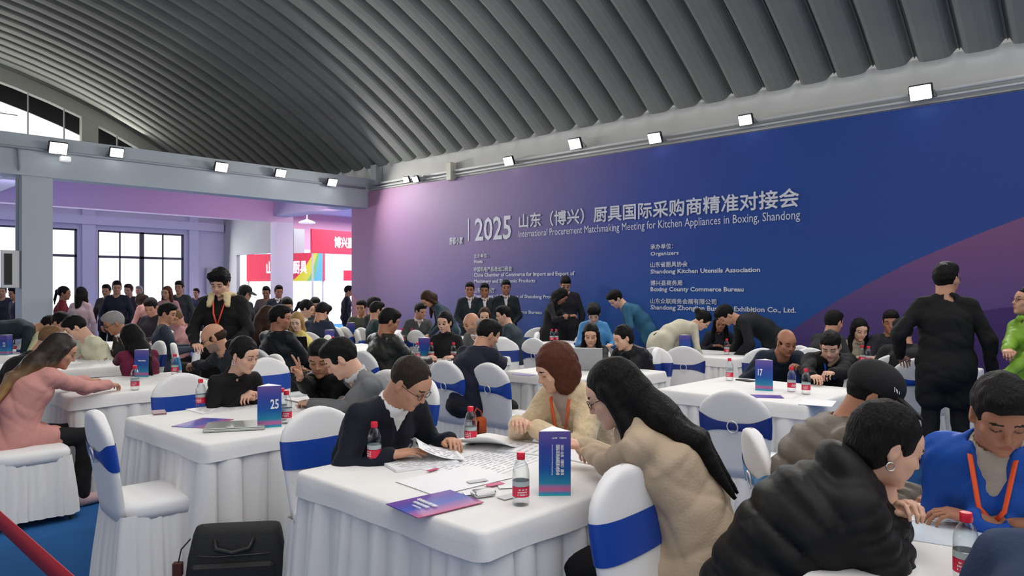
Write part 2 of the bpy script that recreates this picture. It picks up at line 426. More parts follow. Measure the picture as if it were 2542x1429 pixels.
def hand_prims(side, pose):
    """right hand (side=1): palm down, fingers along +y, thumb on -x"""
    P = []
    curls = {'rest': (22, 26, 20), 'flat': (8, 8, 6), 'fist': (72, 88, 55), 'hold': (48, 50, 35), 'point': (70, 85, 50), 'v': (72, 88, 55)}[pose]
    for i, (x, y, L, r) in enumerate(FING):
        k = np.array([x*side, y, 0.])
        P.append(C((x*.62*side, .006, -.001), k, .0135, .0105, .008))
        cu = curls; spread = R(-x*side*260*.6) if pose in ('flat', 'rest') else R(-x*side*120)
        if (pose == 'point' and i == 0) or (pose == 'v' and i < 2): cu = (4, 5, 4); spread = R((14 if i == 0 else -12)*side) if pose == 'v' else 0
        a = 0; p = k; d0 = rotz(spread) @ np.array([0, 1., 0])
        for j in range(3):
            a += R(cu[j]+(i*2)); d = d0*math.cos(a)+np.array([0, 0, -1.])*math.sin(a)
            q = p+d*L[j]; P.append(C(p, q, r*(1-.07*j), r*(.93-.09*j), .0035)); p = q
    t0 = np.array([-.022*side, .014, -.006]); t1 = np.array([-.044*side, .040, -.014]); t2 = np.array([-.048*side, .068, -.018]); t3 = np.array([-.042*side, .090, -.022])
    if pose in ('fist', 'hold', 'point', 'v'): t2 = np.array([-.036*side, .066, -.026]); t3 = np.array([-.018*side, .078, -.034])
    P += [C(t0, t1, .016, .0125, .01), C(t1, t2, .0115, .0100, .005), C(t2, t3, .0098, .0080, .004)]
    P.append(E((0, .045, -.004), (.036, .042, .0135), .01))
    return P
def frame(y, up):
    y = nrm(y); x = nrm(np.cross(y, up)); z = np.cross(x, y)
    return np.stack([x, y, z], 1)
PEOPLE = 0; SEATED = []
def fat_(k): return {'shell': .012, 'fleece': .018}.get(k, 0)
def person(px, py, d=None, body=180, look=None, pitch=20, roll=0, mode='sit', lean=None, top=(20, 20, 24), kind='wool', legs=(18, 18, 22), hair='short', hc='black', sex='m', tone='mid',
           hands=None, poses=('rest', 'rest'), cut=None, inner=(225, 225, 225), puff=0, chub=0, collar=None, label='', scale=None, lod=None, lanyard=None, glasses=False, extra=None, shoe=(25, 22, 22), flare=0, earring=False, badge=None, zchair=0, fur=None):
    global PEOPLE
    PEOPLE += 1
    look = body if look is None else look
    f = sex == 'f'
    if lod is None: lod = 0 if d and d < 4.3 else 1 if d and d < 8 else 2
    H = ((.0048, .010, .0075), (.0068, .014, .010), (.011, .020, .014))[lod]
    sw = (.148 if f else .168)*(1+.06*chub); by_ = .12
    tgt = w3(px, py, d)
    hyaw = -R(look-body)         # + = to the person's left
    Rh = rotz(hyaw) @ rotx(-R(pitch)) @ roty(R(roll))
    def spine(th):
        z0 = {'sit': .56, 'stand': .95, 'bend': .95}[mode]
        if mode == 'bend': a = (.75*th, 1.0*th, 1.15*th)
        else: a = (.55*th, 1.0*th, 1.35*th)
        p = [np.array([0, 0., z0])]
        for L, an in zip((.17, .17, .165), a): p.append(p[-1]+L*np.array([0, math.sin(an), math.cos(an)]))
        an = .5*a[2]+.3*R(pitch)
        nt = p[-1]+.062*np.array([0, math.sin(an), math.cos(an)])
        hcn = nt+Rh @ np.array([0, .022, .083])
        return p, nt, hcn, a
    if mode == 'stand' and lean is None: lean = 4
    if lean is None:
        lo_, hi_ = R(0), R(62 if mode == 'sit' else 95)
        for _ in range(22):
            m_ = (lo_+hi_)/2
            if spine(m_)[2][2]*(scale or (.95 if f else 1)) > tgt.z: lo_ = m_
            else: hi_ = m_
        th = (lo_+hi_)/2
    else: th = R(lean)
    sp, nt, hcn, aa = spine(th)
    s = scale or (.95 if f else 1)
    if mode == 'stand': s = min(1.12, max(.86, tgt.z/hcn[2]))
    elif abs(hcn[2]*s-tgt.z) > .01: s = min(1.12, max(.85, tgt.z/hcn[2]))
    be = R(body)
    fd = FW*math.cos(be)+RT*math.sin(be)
    yaw = math.atan2(fd[1], fd[0])-math.pi/2
    Rz = rotz(yaw)
    off = Rz @ (hcn*s)
    root = np.array([tgt.x, tgt.y, 0])-np.array([off[0], off[1], 0])
    def loc(p): return (Rz.T @ (np.array(p)-root))/s
    p0, p1, p2, p3 = sp
    up_ = np.array([0, math.sin(aa[2]), math.cos(aa[2])])
    fr = np.array([0, math.cos(aa[2]), -math.sin(aa[2])])
    Sh = [p3-up_*.062+np.array([q*sw, 0, 0]) for q in (-1, 1)]
    # hand targets
    W_ = []
    for i, q in enumerate((-1, 1)):
        h_ = hands[i] if hands else None
        if h_ is None:
            if mode == 'sit': t = np.array([q*.13, max(.34, Sh[i][1]+.16), .80/s])
            elif mode == 'stand': t = Sh[i]+np.array([q*.07, .05, -.51])
            else: t = Sh[i]+np.array([q*.0, .12, -.42])
        elif isinstance(h_, tuple) and h_[0] == 'l': t = np.array(h_[1:])
        elif h_[0] == "d": t = loc(w3(*h_[1:]))
        else: t = loc(wz(*h_))
        W_.append(t)
    El = []
    for i, q in enumerate((-1, 1)):
        a_, b_ = .285, .25
        v = W_[i]-Sh[i]; L = math.sqrt(v @ v)
        if L > (a_+b_)*.985: W_[i] = Sh[i]+v/L*(a_+b_)*.985; v = W_[i]-Sh[i]; L = math.sqrt(v @ v)
        if L < .12: v = v/L*.12; W_[i] = Sh[i]+v; L = .12
        ca = (a_*a_+L*L-b_*b_)/(2*a_*L); ca = min(1, max(-1, ca)); sa = math.sqrt(1-ca*ca)
        hint = np.array([q*.55, -.25, -.75]); u = v/L
        hp = hint-u*(hint @ u); hp = nrm(hp)
        El.append(Sh[i]+u*(a_*ca)+hp*(a_*sa))
    # ---- body
    hr, ht = Rh, hcn
    P = [xf(p, hr, ht) for p in head_prims(f, chub)]
    nr = .048 if f else .058+.006*chub
    P.append(C(p3-up_*.03, hcn+Rh @ np.array([0, -.025, -.055]), nr+.008, nr, .03))
    P.append(S([p2 if lod < 2 else p1, p3-up_*.03], [(.125, .08), (.10, .06)], .03))
    handM = []
    for i, q in enumerate((-1, 1)):
        P += [C(Sh[i]*np.array([.8, 1, 1]), El[i], .040, .034, .02), C(El[i], W_[i], .034, .024 if f else .028, .015)]
        fa = nrm(W_[i]-El[i]); po = poses[i]
        if po == 'v': y_ = np.array([0.0, .25, 1.]); M = frame(y_, np.array([0, -1., 0.]))
        else:
            y_ = nrm(fa+np.array([-q*.15, .0, 0])) if abs(fa[2]) > .75 or po in ('fist', 'hold') else nrm(np.array([fa[0]-q*.15, fa[1], fa[2]*.35]))
            M = frame(y_, np.array([q*.15, 0, 1.]) if abs(y_[2]) < .8 else np.array([q*.9, -.3, .2]))
        handM.append((M, W_[i]))
        P += [xf(p, M*(.92 if f else 1.0), W_[i]) if False else xf(p, M, W_[i]) for p in hand_prims(q, po)]
    if mode == 'sit':
        hips = [p0+np.array([q*.09, .02, -.01]) for q in (-1, 1)]; kn = [np.array([q*.13, .44, .50]) for q in (-1, 1)]; an_ = [np.array([q*.14, .40, .09]) for q in (-1, 1)]
    else:
        bk = -.10*math.sin(th) if mode == 'bend' else 0
        hips = [p0+np.array([q*.09, 0, -.02]) for q in (-1, 1)]; kn = [np.array([q*.10, .03+bk*.5, .50]) for q in (-1, 1)]; an_ = [np.array([q*.11, -.03+bk, .09]) for q in (-1, 1)]
    if lod == 2:
        P.append(S([p0, p1], [(.13, .09), (.115, .075)], .03))
        for i in (0, 1): P += [C(hips[i], kn[i], .055, .040, .02), C(kn[i], an_[i], .040, .030, .02)]
    V, Q = nets(P, H[0]); V, Q = keep_big(V, Q)
    mi = np.zeros(len(Q), int)
    if lod < 3:
        fc = V[Q].mean(1); L = (fc-ht) @ hr
        m1 = (np.abs(L[:, 0]) < .021) & (L[:, 2] > -.071+.5*np.maximum(0, np.abs(L[:, 0])-.010)) & (L[:, 2] < -.053-.45*np.maximum(0, np.abs(L[:, 0])-.006)) & (L[:, 1] > .080); mi[m1] = 1
        m3 = (np.abs(np.abs(L[:, 0])-.031) < .017) & (np.abs(L[:, 2]-.004) < .010) & (L[:, 1] > .06); mi[m3] = 3
        zb = .029-.10*np.maximum(0, np.abs(L[:, 0])-.036)
        m2 = (np.abs(np.abs(L[:, 0])-.032) < .018) & (np.abs(L[:, 2]-zb) < (.003 if f else .0038)) & (L[:, 1] > .05); mi[m2] = 2
        zl = .000+.22*np.abs(np.abs(L[:, 0])-.031)
        m5 = (np.abs(np.abs(L[:, 0])-.031) < .015) & (np.abs(L[:, 2]-zl) < max(.0022, H[0]*.45)) & (L[:, 1] > .06); mi[m5] = 2
        if extra == 'beard':
            m4 = (L[:, 2] < -.035-.25*np.maximum(0, .05-L[:, 1])) & (L[:, 2] > -.125) & (L[:, 1] > .0) & ~m1; mi[m4] = 4
    if mode == 'sit': SEATED.append((root[0], root[1], body, label))
    E_ = empty('person', (root[0], root[1], zchair), yaw); E_.scale = (s, s, s)
    tag(E_, label, 'person')
    body_o = link('body', np_mesh('body', V, Q, skin_mats(tone), mi), None, E_)
    # ---- hair
    if hair != 'none':
        G = [xf(p, hr, ht) for p in hair_head(hair)]
        if hair == 'long':
            for q in (-1, 1):
                a = hr @ np.array([q*.082, -.005, -.11])+ht; b = a+np.array([q*.012, -.005, -.13]); c_ = b+np.array([0, .0, -.10])
                G += [C(a, b, .030, .030, .02), C(b, c_, .030, .014, .02)]
            a = hr @ np.array([0, -.085, -.05])+ht; G += [C(a, a+np.array([0, -.02, -.17]), .065, .05, .03)]
        if hair == 'longb':
            bk_ = -fr
            a = hr @ np.array([0, -.07, -.04])+ht; b = p3+bk_*.085-up_*.02; c_ = p2+bk_*.145; e_ = p1+np.array([0, -.15, .06])
            G += [C(a, b, .074, .066, .04), E(b, (.10, .045, .08), .04), E((b+c_)/2, (.088, .04, .11), .04, rotx(-aa[1])), C(b+np.array([-.04, 0, 0]), c_+np.array([-.03, 0, 0]), .040, .036, .02), C(b+np.array([.04, 0, 0]), c_+np.array([.03, 0, 0]), .040, .036, .02), C(c_+np.array([-.02, 0, 0]), e_+np.array([-.03, 0, 0]), .038, .010, .02), C(c_+np.array([.02, 0, 0]), e_+np.array([.04, 0, 0]), .038, .008, .02)]
            for q in (-1, 1):
                a = hr @ np.array([q*.082, -.005, -.10])+ht; G += [C(a, a+np.array([q*.01, -.02, -.17]), .026, .012, .02)]
        V, Q = nets(G, H[2], wrinkle=(.0022 if hair in ('short', 'crew', 'bald', 'bun') else .0045 if hair == 'fluffy' else .0012 if hair == 'longb' else .0022), wf=(170 if hair == 'fluffy' else 110))
        V, Q = keep_big(V, Q)
        link('hair', np_mesh('hair', V, Q), hair_mat(hc), E_)
    if fur:
        G = [E(p3+up_*.012+fr*.005, (.135, .112, .036), .02, rotx(-aa[2]+.25)), C(p3+fr*.10+np.array([-.07, 0, -.005]), p3+fr*.125+np.array([-.085, 0, -.07]), .034, .024, .03), C(p3+fr*.10+np.array([.07, 0, -.005]), p3+fr*.125+np.array([.085, 0, -.07]), .034, .024, .03), C(p3-up_*.03, hcn, nr+.014, nr+.02, .006, neg=True), C(p3+fr*.08, p3+fr*.14-up_*.2, .05, .02, .006, neg=True)]
        V, Q = nets(G, .009, wrinkle=.003, wf=110); V, Q = keep_big(V, Q); link('fur_collar', np_mesh('fur_collar', V, Q), cloth(fur, 'fleece'), E_)
    if extra == 'cap' or extra == 'capbrim':
        G = [xf(p, hr, ht) for p in [E((0, -.018, .055), (.092, .112, .088), .02), E((0, 0, -.06), (.2, .2, .085), .004, neg=True)]]
        V, Q = nets(G, .008); o = link('cap', np_mesh('cap', V, Q), cloth((26, 26, 28)), E_)
        G = [xf(p, hr, ht) for p in [E((0, .105, .036), (.078, .092, .012), .006, rotx(R(-14)))]]
        V, Q = nets(G, .006); link('cap_visor', np_mesh('cap_visor', V, Q), cloth((30, 30, 30)), E_)
        if lod == 0:
            me = text_mesh('NY', .036, .04, .02); o2 = link('cap_emblem', me, mat('emblem_white', (.8, .8, .8), .6), E_)
            M4 = Matrix(((Rh @ rotz(R(-52)) @ rotx(R(38))).tolist())).to_4x4(); fp = Rh @ np.array([.089, .040, .062])+ht
            o2.matrix_local = Matrix.Translation(Vector(fp)) @ M4 @ Matrix.Rotation(math.pi, 4, 'Z')
    # ---- clothes
    fat = {'wool': .0, 'shell': .012, 'leather': .006, 'fleece': .018, 'knit': -.004}.get(kind, 0)+puff*.4+chub*.02
    mt = cloth(top, kind)
    tail = E(p0+np.array([0, -.05, -.07]), (.175+fat_(kind), .125, .15), .05) if flare else None
    bx = (.165 if f else .175)+fat; by = (.108 if f else .112)+fat
    J = [S([p0+np.array([0, 0, -.02]), p1, p2, p3-up_*.055], [(bx+.003+flare, by+.004+flare*.6), (bx-.004, by+.010), (bx+.012, by+.012), (sw*.80+fat, by-.028)], .03, puff)]
    for i, q in enumerate((-1, 1)):
        sh = Sh[i]*np.array([.93, 1, 1])
        cuff = W_[i]+nrm(El[i]-W_[i])*.012
        ar = (.050 if f else .058)+fat*.6
        J += [C(p3-up_*.020+np.array([q*.03, 0, 0]), sh, .046+fat*.5, ar, .035), C(sh, El[i], ar+.004, ar-.008, .025, puff, 4), C(El[i], cuff, ar-.006, .036+fat*.4, .02, puff, 4)]
    if tail: J.append(tail)
    if flare or mode == 'sit':
        for i in (0, 1): J.append(C(hips[i]+np.array([0, .05, -.01]), hips[i]+(kn[i]-hips[i])*(.30 if not flare else .45), .088+fat*.4, .086+fat*.4, .03))
    if mode != 'sit':
        for i in (0, 1): J.append(C(hips[i]+np.array([0, 0, .03]), hips[i]+(kn[i]-hips[i])*(.25 if not flare else .6), .10+flare, .095+flare, .04))
    cr = {None: (.074, .078, .034), 'stand': (.088, .092, .052), 'hood': (.135, .125, .07), 'scarf': (.105, .11, .07)}[collar]
    cc = p3+up_*.012 if collar != 'hood' else p3-fr*.035+up_*.0
    J.append(E(cc, cr, .025, rotx(-aa[2])))
    J.append(C(p3, hcn+Rh @ np.array([0, -.02, -.06]), nr+.014, nr+.018, .006, neg=True))
    if collar == 'hood': J.append(E(hcn+Rh @ np.array([0, .0, .0]), (.098, .118, .12), .01, Rh, neg=True))
    wr = (.0055 if lod < 2 else .003) if not puff else .003
    if cut:
        q0 = p3+fr*.10+up_*.05; q1 = p2+np.array([0, math.cos(aa[1]), -math.sin(aa[1])])*(by+.035); q2 = p1+np.array([0, by+.05, -.03])
        J += [C(q0, q1, .070, .036*cut, .006, neg=True), C(q1, q2, .036*cut, .016*cut, .006, neg=True)]
    V, Q = nets(J, H[1] if kind != 'x' else H[0], wrinkle=wr*(.5 if kind == 'knit' else 1), wf=(17 if kind != 'leather' else 24))
    V, Q = keep_big(V, Q)
    link('jacket' if kind != 'knit' else 'sweater', np_mesh('jacket', V, Q), mt, E_)
    if cut:
        I = [S([p0, p1, p2, p3-up_*.04], [(bx-.02, by-.012), (bx-.034, by-.014), (bx-.012, by-.008), (sw*.62, by-.04)], .03), E(p3+up_*.014, (.076, .079, .040), .02, rotx(-aa[2])),
             C(p3, hcn+Rh @ np.array([0, -.02, -.06]), nr+.003, nr+.006, .004, neg=True)]
        V, Q = nets(I, min(H[1], .009 if lod < 2 else .02), wrinkle=.002, wf=40); link('shirt', np_mesh('shirt', V, Q), cloth(inner, 'wool'), E_)
    # trousers, shoes
    Tr = []
    for i in (0, 1): Tr += [C(hips[i], kn[i], .083, .064, .03), C(kn[i], an_[i]+np.array([0, 0, .0]), .064, .055, .02)]
    Tr.append(E(p0+np.array([0, -.01, -.0]), (.165, .125, .12), .03))
    V, Q = nets(Tr, max(H[1], .014), wrinkle=.003, wf=22); link('trousers', np_mesh('trousers', V, Q), cloth(legs), E_)
    if lod < 2 or mode != 'sit':
        for i in (0, 1):
            V, Q = nets([E(an_[i]+np.array([0, .07, -.045]), (.046, .13, .044), .02), E(an_[i]+np.array([0, -.01, -.03]), (.045, .06, .06), .02)], .012, zmin=.0); link('shoe', np_mesh('shoe', V, Q), mat('shoe_%d' % shoe[0], srgb(*shoe), .5), E_)
    # extras
    def hl(v): return Vector(Rh @ np.array(v)+ht)
    if glasses:
        g = MB()
        for q in (-1, 1):
            g.tube([hl((q*.033+.022*math.cos(a), .099-.004*abs(math.cos(a)), .002+.017*math.sin(a))) for a in [2*math.pi*k/14 for k in range(14)]], .0016, 5, True)
            g.tube([hl((q*.055, .096, .006)), hl((q*.077, .05, .006)), hl((q*.080, -.005, .004))], .0016, 5)
        g.tube([hl((-.012, .102, .004)), hl((0, .106, .006)), hl((.012, .102, .004))], .0016, 5)
        g.build('glasses', mat('glasses_frame', (.03, .02, .015), .3), E_)
    if lod == 0 and earring:
        g = MB(); c_ = (.083, -.004, -.050)
        g.tube([hl((c_[0], c_[1]+.012*math.cos(a), c_[2]+.012*math.sin(a))) for a in [2*math.pi*k/12 for k in range(12)]], .0022, 6, True); 
        g.tube([hl((-c_[0], c_[1]+.012*math.cos(a), c_[2]+.012*math.sin(a))) for a in [2*math.pi*k/12 for k in range(12)]], .0022, 6, True); 
        g.build('earring', mat('silver', (.8, .8, .8), .2, 1), E_)
    if lanyard:
        yy = by+.022
        n2 = np.array([0, math.cos(aa[1]), -math.sin(aa[1])])
        bot = p1+np.array([0, yy+.045, .06])
        for q in (-1, 1):
            g = MB(); pts = [p3+np.array([q*.075, -.02, .02]), p3+fr*.075+np.array([q*.062, 0, 0])+up_*.01, p2+n2*(yy+.026)+np.array([q*.035, 0, .02]), bot]
            g.tube([Vector(p) for p in pts], .008, 6, flat=.35); g.build('lanyard', mat('lanyard_%d' % lanyard[0], srgb(*lanyard), .5), E_)
        if badge:
            g = MB(); b_ = Vector(bot); g.bbox(b_.x-.042, b_.x+.042, b_.y+.0, b_.y+.004, b_.z-.115, b_.z-.0, .001); g.build('badge', mat('badge_card', srgb(*badge), .4), E_, smooth=False)
    return E_
# ------------------------------------------------------------------ materials of the hall
white_wall = mat('white_painted_plaster', (.52, .52, .50), .85, bump=.15, bscale=20, var=.04, vscale=1.2)
blue_white = mat('pale_grey_blue_paint', (.50, .56, .60), .8, bump=.1, bscale=20)
carpet = mat('blue_exhibition_carpet', (.012, .10, .30), .95, bump=.6, bscale=220, var=.18, vscale=1.6)
linen = mat('white_satin_cloth', (.77, .755, .735), .75, bump=.12, bscale=35, sheen=.2)
spandex = mat('white_spandex_cover', (.76, .75, .745), .6, sheen=.15)
spandex_grey = mat('greyish_spandex_back', (.60, .62, .70), .6)
sash_blue = mat('royal_blue_satin', (.008, .055, .34), .42, spec=.5)
sash_navy = mat('navy_blue_satin', (.008, .03, .20), .42, spec=.5)
sash_light = mat('light_blue_satin', (.06, .28, .60), .42, spec=.5)
metal_grey = mat('grey_painted_metal', (.32, .34, .36), .5, .3)
black_metal = mat('black_painted_metal', (.03, .03, .03), .5)
gold = mat('brass_leg_metal', (.35, .22, .08), .4, .8)
white_plastic = mat('white_plastic', (.75, .75, .75), .4)
roofm = mat('galvanised_roof_sheet', (.225, .235, .215), .65, .0, bump=.05, bscale=12, var=.10, vscale=1.0)

# ------------------------------------------------------------------ vaulted roof of ribbed sheets
XC, RR, ZT = .74, 13.7, 7.11
def arch(x): return ZT-RR+math.sqrt(RR*RR-(x-XC)**2)
WX = 9.2; YB = 13.0; YG = 20.0
ceiling = empty('ceiling', (0, 0, 0)); ceiling['kind'] = 'structure'
PI_ = .4475
prof = [(0, .0), (.018, .0), (.070, -.115), (.115, -.132), (.222, -.138), (.330, -.132), (.375, -.115), (.425, .0), (.434, .0), (.437, -.035), (.4405, -.035), (PI_, .0)]
mb = MB(); NA = 30; a0 = math.asin((WX+.02-XC)/RR)
vv = []
for i in range(NA+1):
    a = -a0+2*a0*i/NA
    for y, dz in prof:
        r_ = RR+dz+.05
        vv.append((XC+r_*math.sin(a), y, ZT-RR+r_*math.cos(a)))
n_ = len(prof)
mb.add(vv, [(i*n_+k, i*n_+k+1, (i+1)*n_+k+1, (i+1)*n_+k) for i in range(NA) for k in range(n_-1)])
proto = mb.build('roof_panel', roofm, ceiling, smooth=False)
k0 = -18
for j in range(k0, 24+2):
    o = proto if j == k0 else proto.copy()
    if j != k0: COL.objects.link(o); o.parent = ceiling
    o.location = (0, 9.33-.5*PI_+PI_*j, 0)

# ------------------------------------------------------------------ floor
mb = MB(); mb.box(-7.9, 26, -7, 20.2, -.08, 0); mb.box(11.6, 26, 20.2, 27.2, -.08, 0); fl = mb.build('floor', carpet, smooth=False); fl['kind'] = 'structure'

# ------------------------------------------------------------------ right wall (banner wall), its upper band, ledge
def sbox(name, x0, x1, y0, y1, z0, z1, m):
    o = MB().box(x0, x1, y0, y1, z0, z1).build(name, m, smooth=False); o['kind'] = 'structure'; return o
sbox('wall_right', WX+.06, WX+.30, -7, 13.7, 0, 4.17, white_wall)
mb = MB(); mb.box(WX+.03, WX+.06, -7, 13.4, 3.64, 3.70); mb.box(WX+.30, WX+.5, -7, 20.2, 3.9, 4.6)
o = mb.build('trim_1', white_wall, smooth=False); o['kind'] = 'structure'
sbox('wall_eave', WX+.06, WX+.30, 13.7, 20.2, 3.4, 4.17, white_wall)
sbox('wall_rear', -7.9, 9.5, -7.2, -7, 0, 7.2, white_wall)
sbox('wall_left', -7.9, -7.7, -7, 20, 0, 1.9, white_wall)
sbox('wall_left_upper', -7.9, -7.7, -7, 20, 3.2, 4.4, white_wall)
for y in (-7.0, -1.5, 4.0, 9.5): sbox('wall_left_pier', -7.9, -7.6, y, y+.5, .8, 3.6, white_wall)

# ------------------------------------------------------------------ low front beam, pillar, second beam, slab, cross beams
sbox('trim_2', -7.7, WX+.3, YB, YB+.35, 3.27, 3.90, blue_white)            # front beam
sbox('trim_3', 2.88, 3.29, YB+.02, YB+.42, 0, 3.27, blue_white)           # pillar
lav = ramp_mat('lavender_to_pink_light_tint', [(0, (.60, .60, .80)), (.35, (.60, .59, .80)), (.62, (.70, .56, .76)), (.8, (.80, .56, .72)), (1, (.84, .60, .72))], 0, .8)  # violet and pink light spill on the beam, put into its base colour
Y2 = 16.9
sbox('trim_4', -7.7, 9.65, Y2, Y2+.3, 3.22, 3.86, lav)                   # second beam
slabm = mat('lavender_soffit_paint', (.62, .60, .72), .8)
sbox('ceiling_slab', -7.7, 24, YB+.35, 20.2, 3.86, 3.95, slabm); sbox('ceiling_slab_expo', 11.6, 24, 20.2, 27, 3.86, 3.95, slabm)
sbox('trim_5', 2.9, 3.25, YB+.35, Y2, 3.35, 3.86, slabm)                  # cross beam over the pillar
sbox('trim_6', 9.1, 9.5, YB+.7, Y2, 3.35, 3.86, slabm)
sbox('trim_7', 9.2, 9.65, Y2, Y2+.33, 0, 3.22, mat('pale_pink_white_paint', (.86, .78, .84), .8))   # column at the corner of the hall
sbox('trim_8', 9.25, 9.35, Y2+.33, YG+.1, 2.45, 3.55, white_wall)        # panel fascia
sbox('trim_9', 9.25, 9.35, 19.2, YG+.1, 0, 2.45, white_wall)
# ------------------------------------------------------------------ far wall with windows
wins = [(-6.0, -3.9), (-3.32, -1.22), (-.74, 1.36), (1.84, 3.0), (3.45, 5.58), (6.04, 8.16)]
wf_ = mat('dark_window_frame', (.12, .12, .14), .5); lw = mat('lavender_white_wall', (.72, .70, .80), .85, bump=.1)
segs = []; x = -7.7
for a_, b_ in wins: segs.append((x, a_)); x = b_
segs.append((x, 9.25))
mb = MB()
for a_, b_ in segs: mb.box(a_, b_, YG, YG+.2, 0, 3.86)
for a_, b_ in wins: mb.box(a_, b_, YG, YG+.2, 0, .85); mb.box(a_, b_, YG, YG+.2, 3.0, 3.86)
for a_, b_ in segs[1:]: mb.box(a_+.08 if b_-a_ < .6 else a_+.1, b_-.08 if b_-a_ < .6 else a_+.35, YG-.10, YG, 0, 3.5)
mb.box(-7.7, 9.2, YG-.14, YG, 3.12, 3.34)
o = mb.build('wall_back', lw, smooth=False); o['kind'] = 'structure'
glass = mat('window_glass', (.9, .95, .95), .05, trans=1, ior=1.02)
for n, (a_, b_) in enumerate(wins):
    W0 = empty('window_%d' % (n+1), ((a_+b_)/2, YG+.08, .85)); W0['kind'] = 'structure'
    hw = (b_-a_)/2; hh = 2.15
    def bar(nm, x0, x1, z0, z1, m=wf_):
        MB().box(x0, x1, -.03, .03, z0, z1).build(nm, m, W0, smooth=False)
    bar('window_frame', -hw, -hw+.04, 0, hh); bar('window_frame', hw-.04, hw, 0, hh); bar('window_frame', -hw, hw, hh-.04, hh); bar('window_frame', -hw, hw, 0, .05)
    if hw > .8: bar('mullion', -.05, .05, 0, hh)
    bar('transom', -hw, hw, 1.46, 1.52)
    for sx in (-1, 1):
        if hw > .8: bar('glazing_bar', sx*hw/2-.012, sx*hw/2+.012, 0, hh)
        x0, x1 = (-hw+.04, -.05) if sx < 0 else (.05, hw-.04)
        for z0, z1 in ((.05, 1.46), (1.52, hh-.04)): MB().box(x0, x1, -.004, .004, z0, z1).build('pane', glass, W0, smooth=False)
# ------------------------------------------------------------------ gable above
gab = mat('cream_gable_plaster', (.66, .66, .58), .85)
mb = MB()
def strip(x0, x1, lo, hi, y0=YG, y1=YG+.2, n=24):
    for i in range(n):
        a_, b_ = x0+(x1-x0)*i/n, x0+(x1-x0)*(i+1)/n
        v = [(a_, y0, lo(a_)), (b_, y0, lo(b_)), (b_, y0, hi(b_)), (a_, y0, hi(a_)), (a_, y1, lo(a_)), (b_, y1, lo(b_)), (b_, y1, hi(b_)), (a_, y1, hi(a_))]
        mb.add(v, [(0, 1, 2, 3), (7, 6, 5, 4), (0, 4, 5, 1), (3, 2, 6, 7), (0, 3, 7, 4), (1, 5, 6, 2)])
strip(-7.6, WX, lambda x: max(3.86, arch(x)-.42), lambda x: arch(x)-.02)
mb.box(-7.7, 9.2, YG, YG+.2, 3.86, 4.6)
for a_, b_ in ((5.68, 6.05), (2.2, 2.55), (-1.2, -.85), (-4.6, -4.25), (7.9, 9.2)): strip(a_, b_, lambda x: 4.5, lambda x: arch(x)-.42, y0=YG+.01, y1=YG+.19, n=2)
for x in (3.0, 3.8, 4.56, 5.31, 6.5, 7.2): mb.box(x-.012, x+.012, YG+.05, YG+.09, 4.6, arch(x)-.40)
o = mb.build('wall_gable', gab, smooth=False); o['kind'] = 'structure'
dark = mat('dark_louvre', (.045, .045, .047), .8)
mb = MB(); strip(-7.6, WX, lambda x: arch(x)-.74, lambda x: arch(x)+.05, YG+.5, YG+.56, 30); o = mb.build('trim_10', dark, smooth=False); o['kind'] = 'structure'
mb = MB()
for i in range(14): mb.box(2+i*.12, 2+i*.12+.05, YG+1.2, YG+1.24, 5.78, 5.82)
mb.box(-3, 4.6, YG+1.2, YG+1.22, 5.80, 5.82); mb.build('trim_11', metal_grey, smooth=False)['kind'] = 'structure'
sbox('wall_expo_back', 11.6, 26, 27, 27.2, 0, 3.86, mat('bright_white_booth_panel', (.85, .84, .87), .7))
sbox('wall_expo_side', 24, 24.2, 13, 27, 0, 3.86, mat('bright_white_booth_panel', (.85, .84, .87), .7))
pinkw = mat('pink_tinted_fascia', (.66, .36, .48), .8)
sbox('wall_expo_fascia', 10.4, 24, 20.2, 20.35, 2.75, 3.86, pinkw)
sbox('wall_expo_near', WX+.3, 24, 13.5, 13.7, 0, 3.86, white_wall)
sbox('trim_12', 11.1, 11.45, 19.4, 19.8, 2.55, 3.3, metal_grey)

# ------------------------------------------------------------------ printed wall banner
bn = empty('backdrop_banner', (WX, 5.2, 0)); tag(bn, 'huge purple to blue printed backdrop covering the right wall, with 2025 title lettering', 'banner')
def bl(Y, Z, x=0): return (x, Y-5.2, Z)
m = bpy.data.materials.new('banner_print'); m.use_nodes = True; nt = m.node_tree; b = nt.nodes['Principled BSDF']; b.inputs['Roughness'].default_value = .55
b.inputs['Specular IOR Level'].default_value = .25
tc = nt.nodes.new('ShaderNodeTexCoord'); sp = nt.nodes.new('ShaderNodeSeparateXYZ'); nt.links.new(tc.outputs['Object'], sp.inputs[0])
def mth(op, a_, b_):
    q = nt.nodes.new('ShaderNodeMath'); q.operation = op
    for i, v in enumerate((a_, b_)):
        if isinstance(v, (int, float)): q.inputs[i].default_value = v
        else: nt.links.new(v, q.inputs[i])
    return q.outputs[0]
u = mth('ADD', sp.outputs[1], 5.2)        # world Y along the wall
u = mth('ADD', u, mth('MULTIPLY', sp.outputs[2], .75))
u = mth('DIVIDE', mth('ADD', u, 2), 18)
rp = nt.nodes.new('ShaderNodeValToRGB'); nt.links.new(u, rp.inputs[0])
stops = [(0, (0.046, 0.046, 0.208)), (0.3, (0.023, 0.058, 0.247)), (0.46, (0.016, 0.058, 0.273)), (0.57, (0.039, 0.065, 0.299)), (0.68, (0.15, 0.117, 0.286)), (0.8, (0.247, 0.176, 0.338)), (0.9, (0.39, 0.234, 0.416)), (1, (0.52, 0.247, 0.39))]
e = rp.color_ramp.elements; e[0].position = 0; e[0].color = (*stops[0][1], 1); e[1].position = 1; e[1].color = (*stops[-1][1], 1)
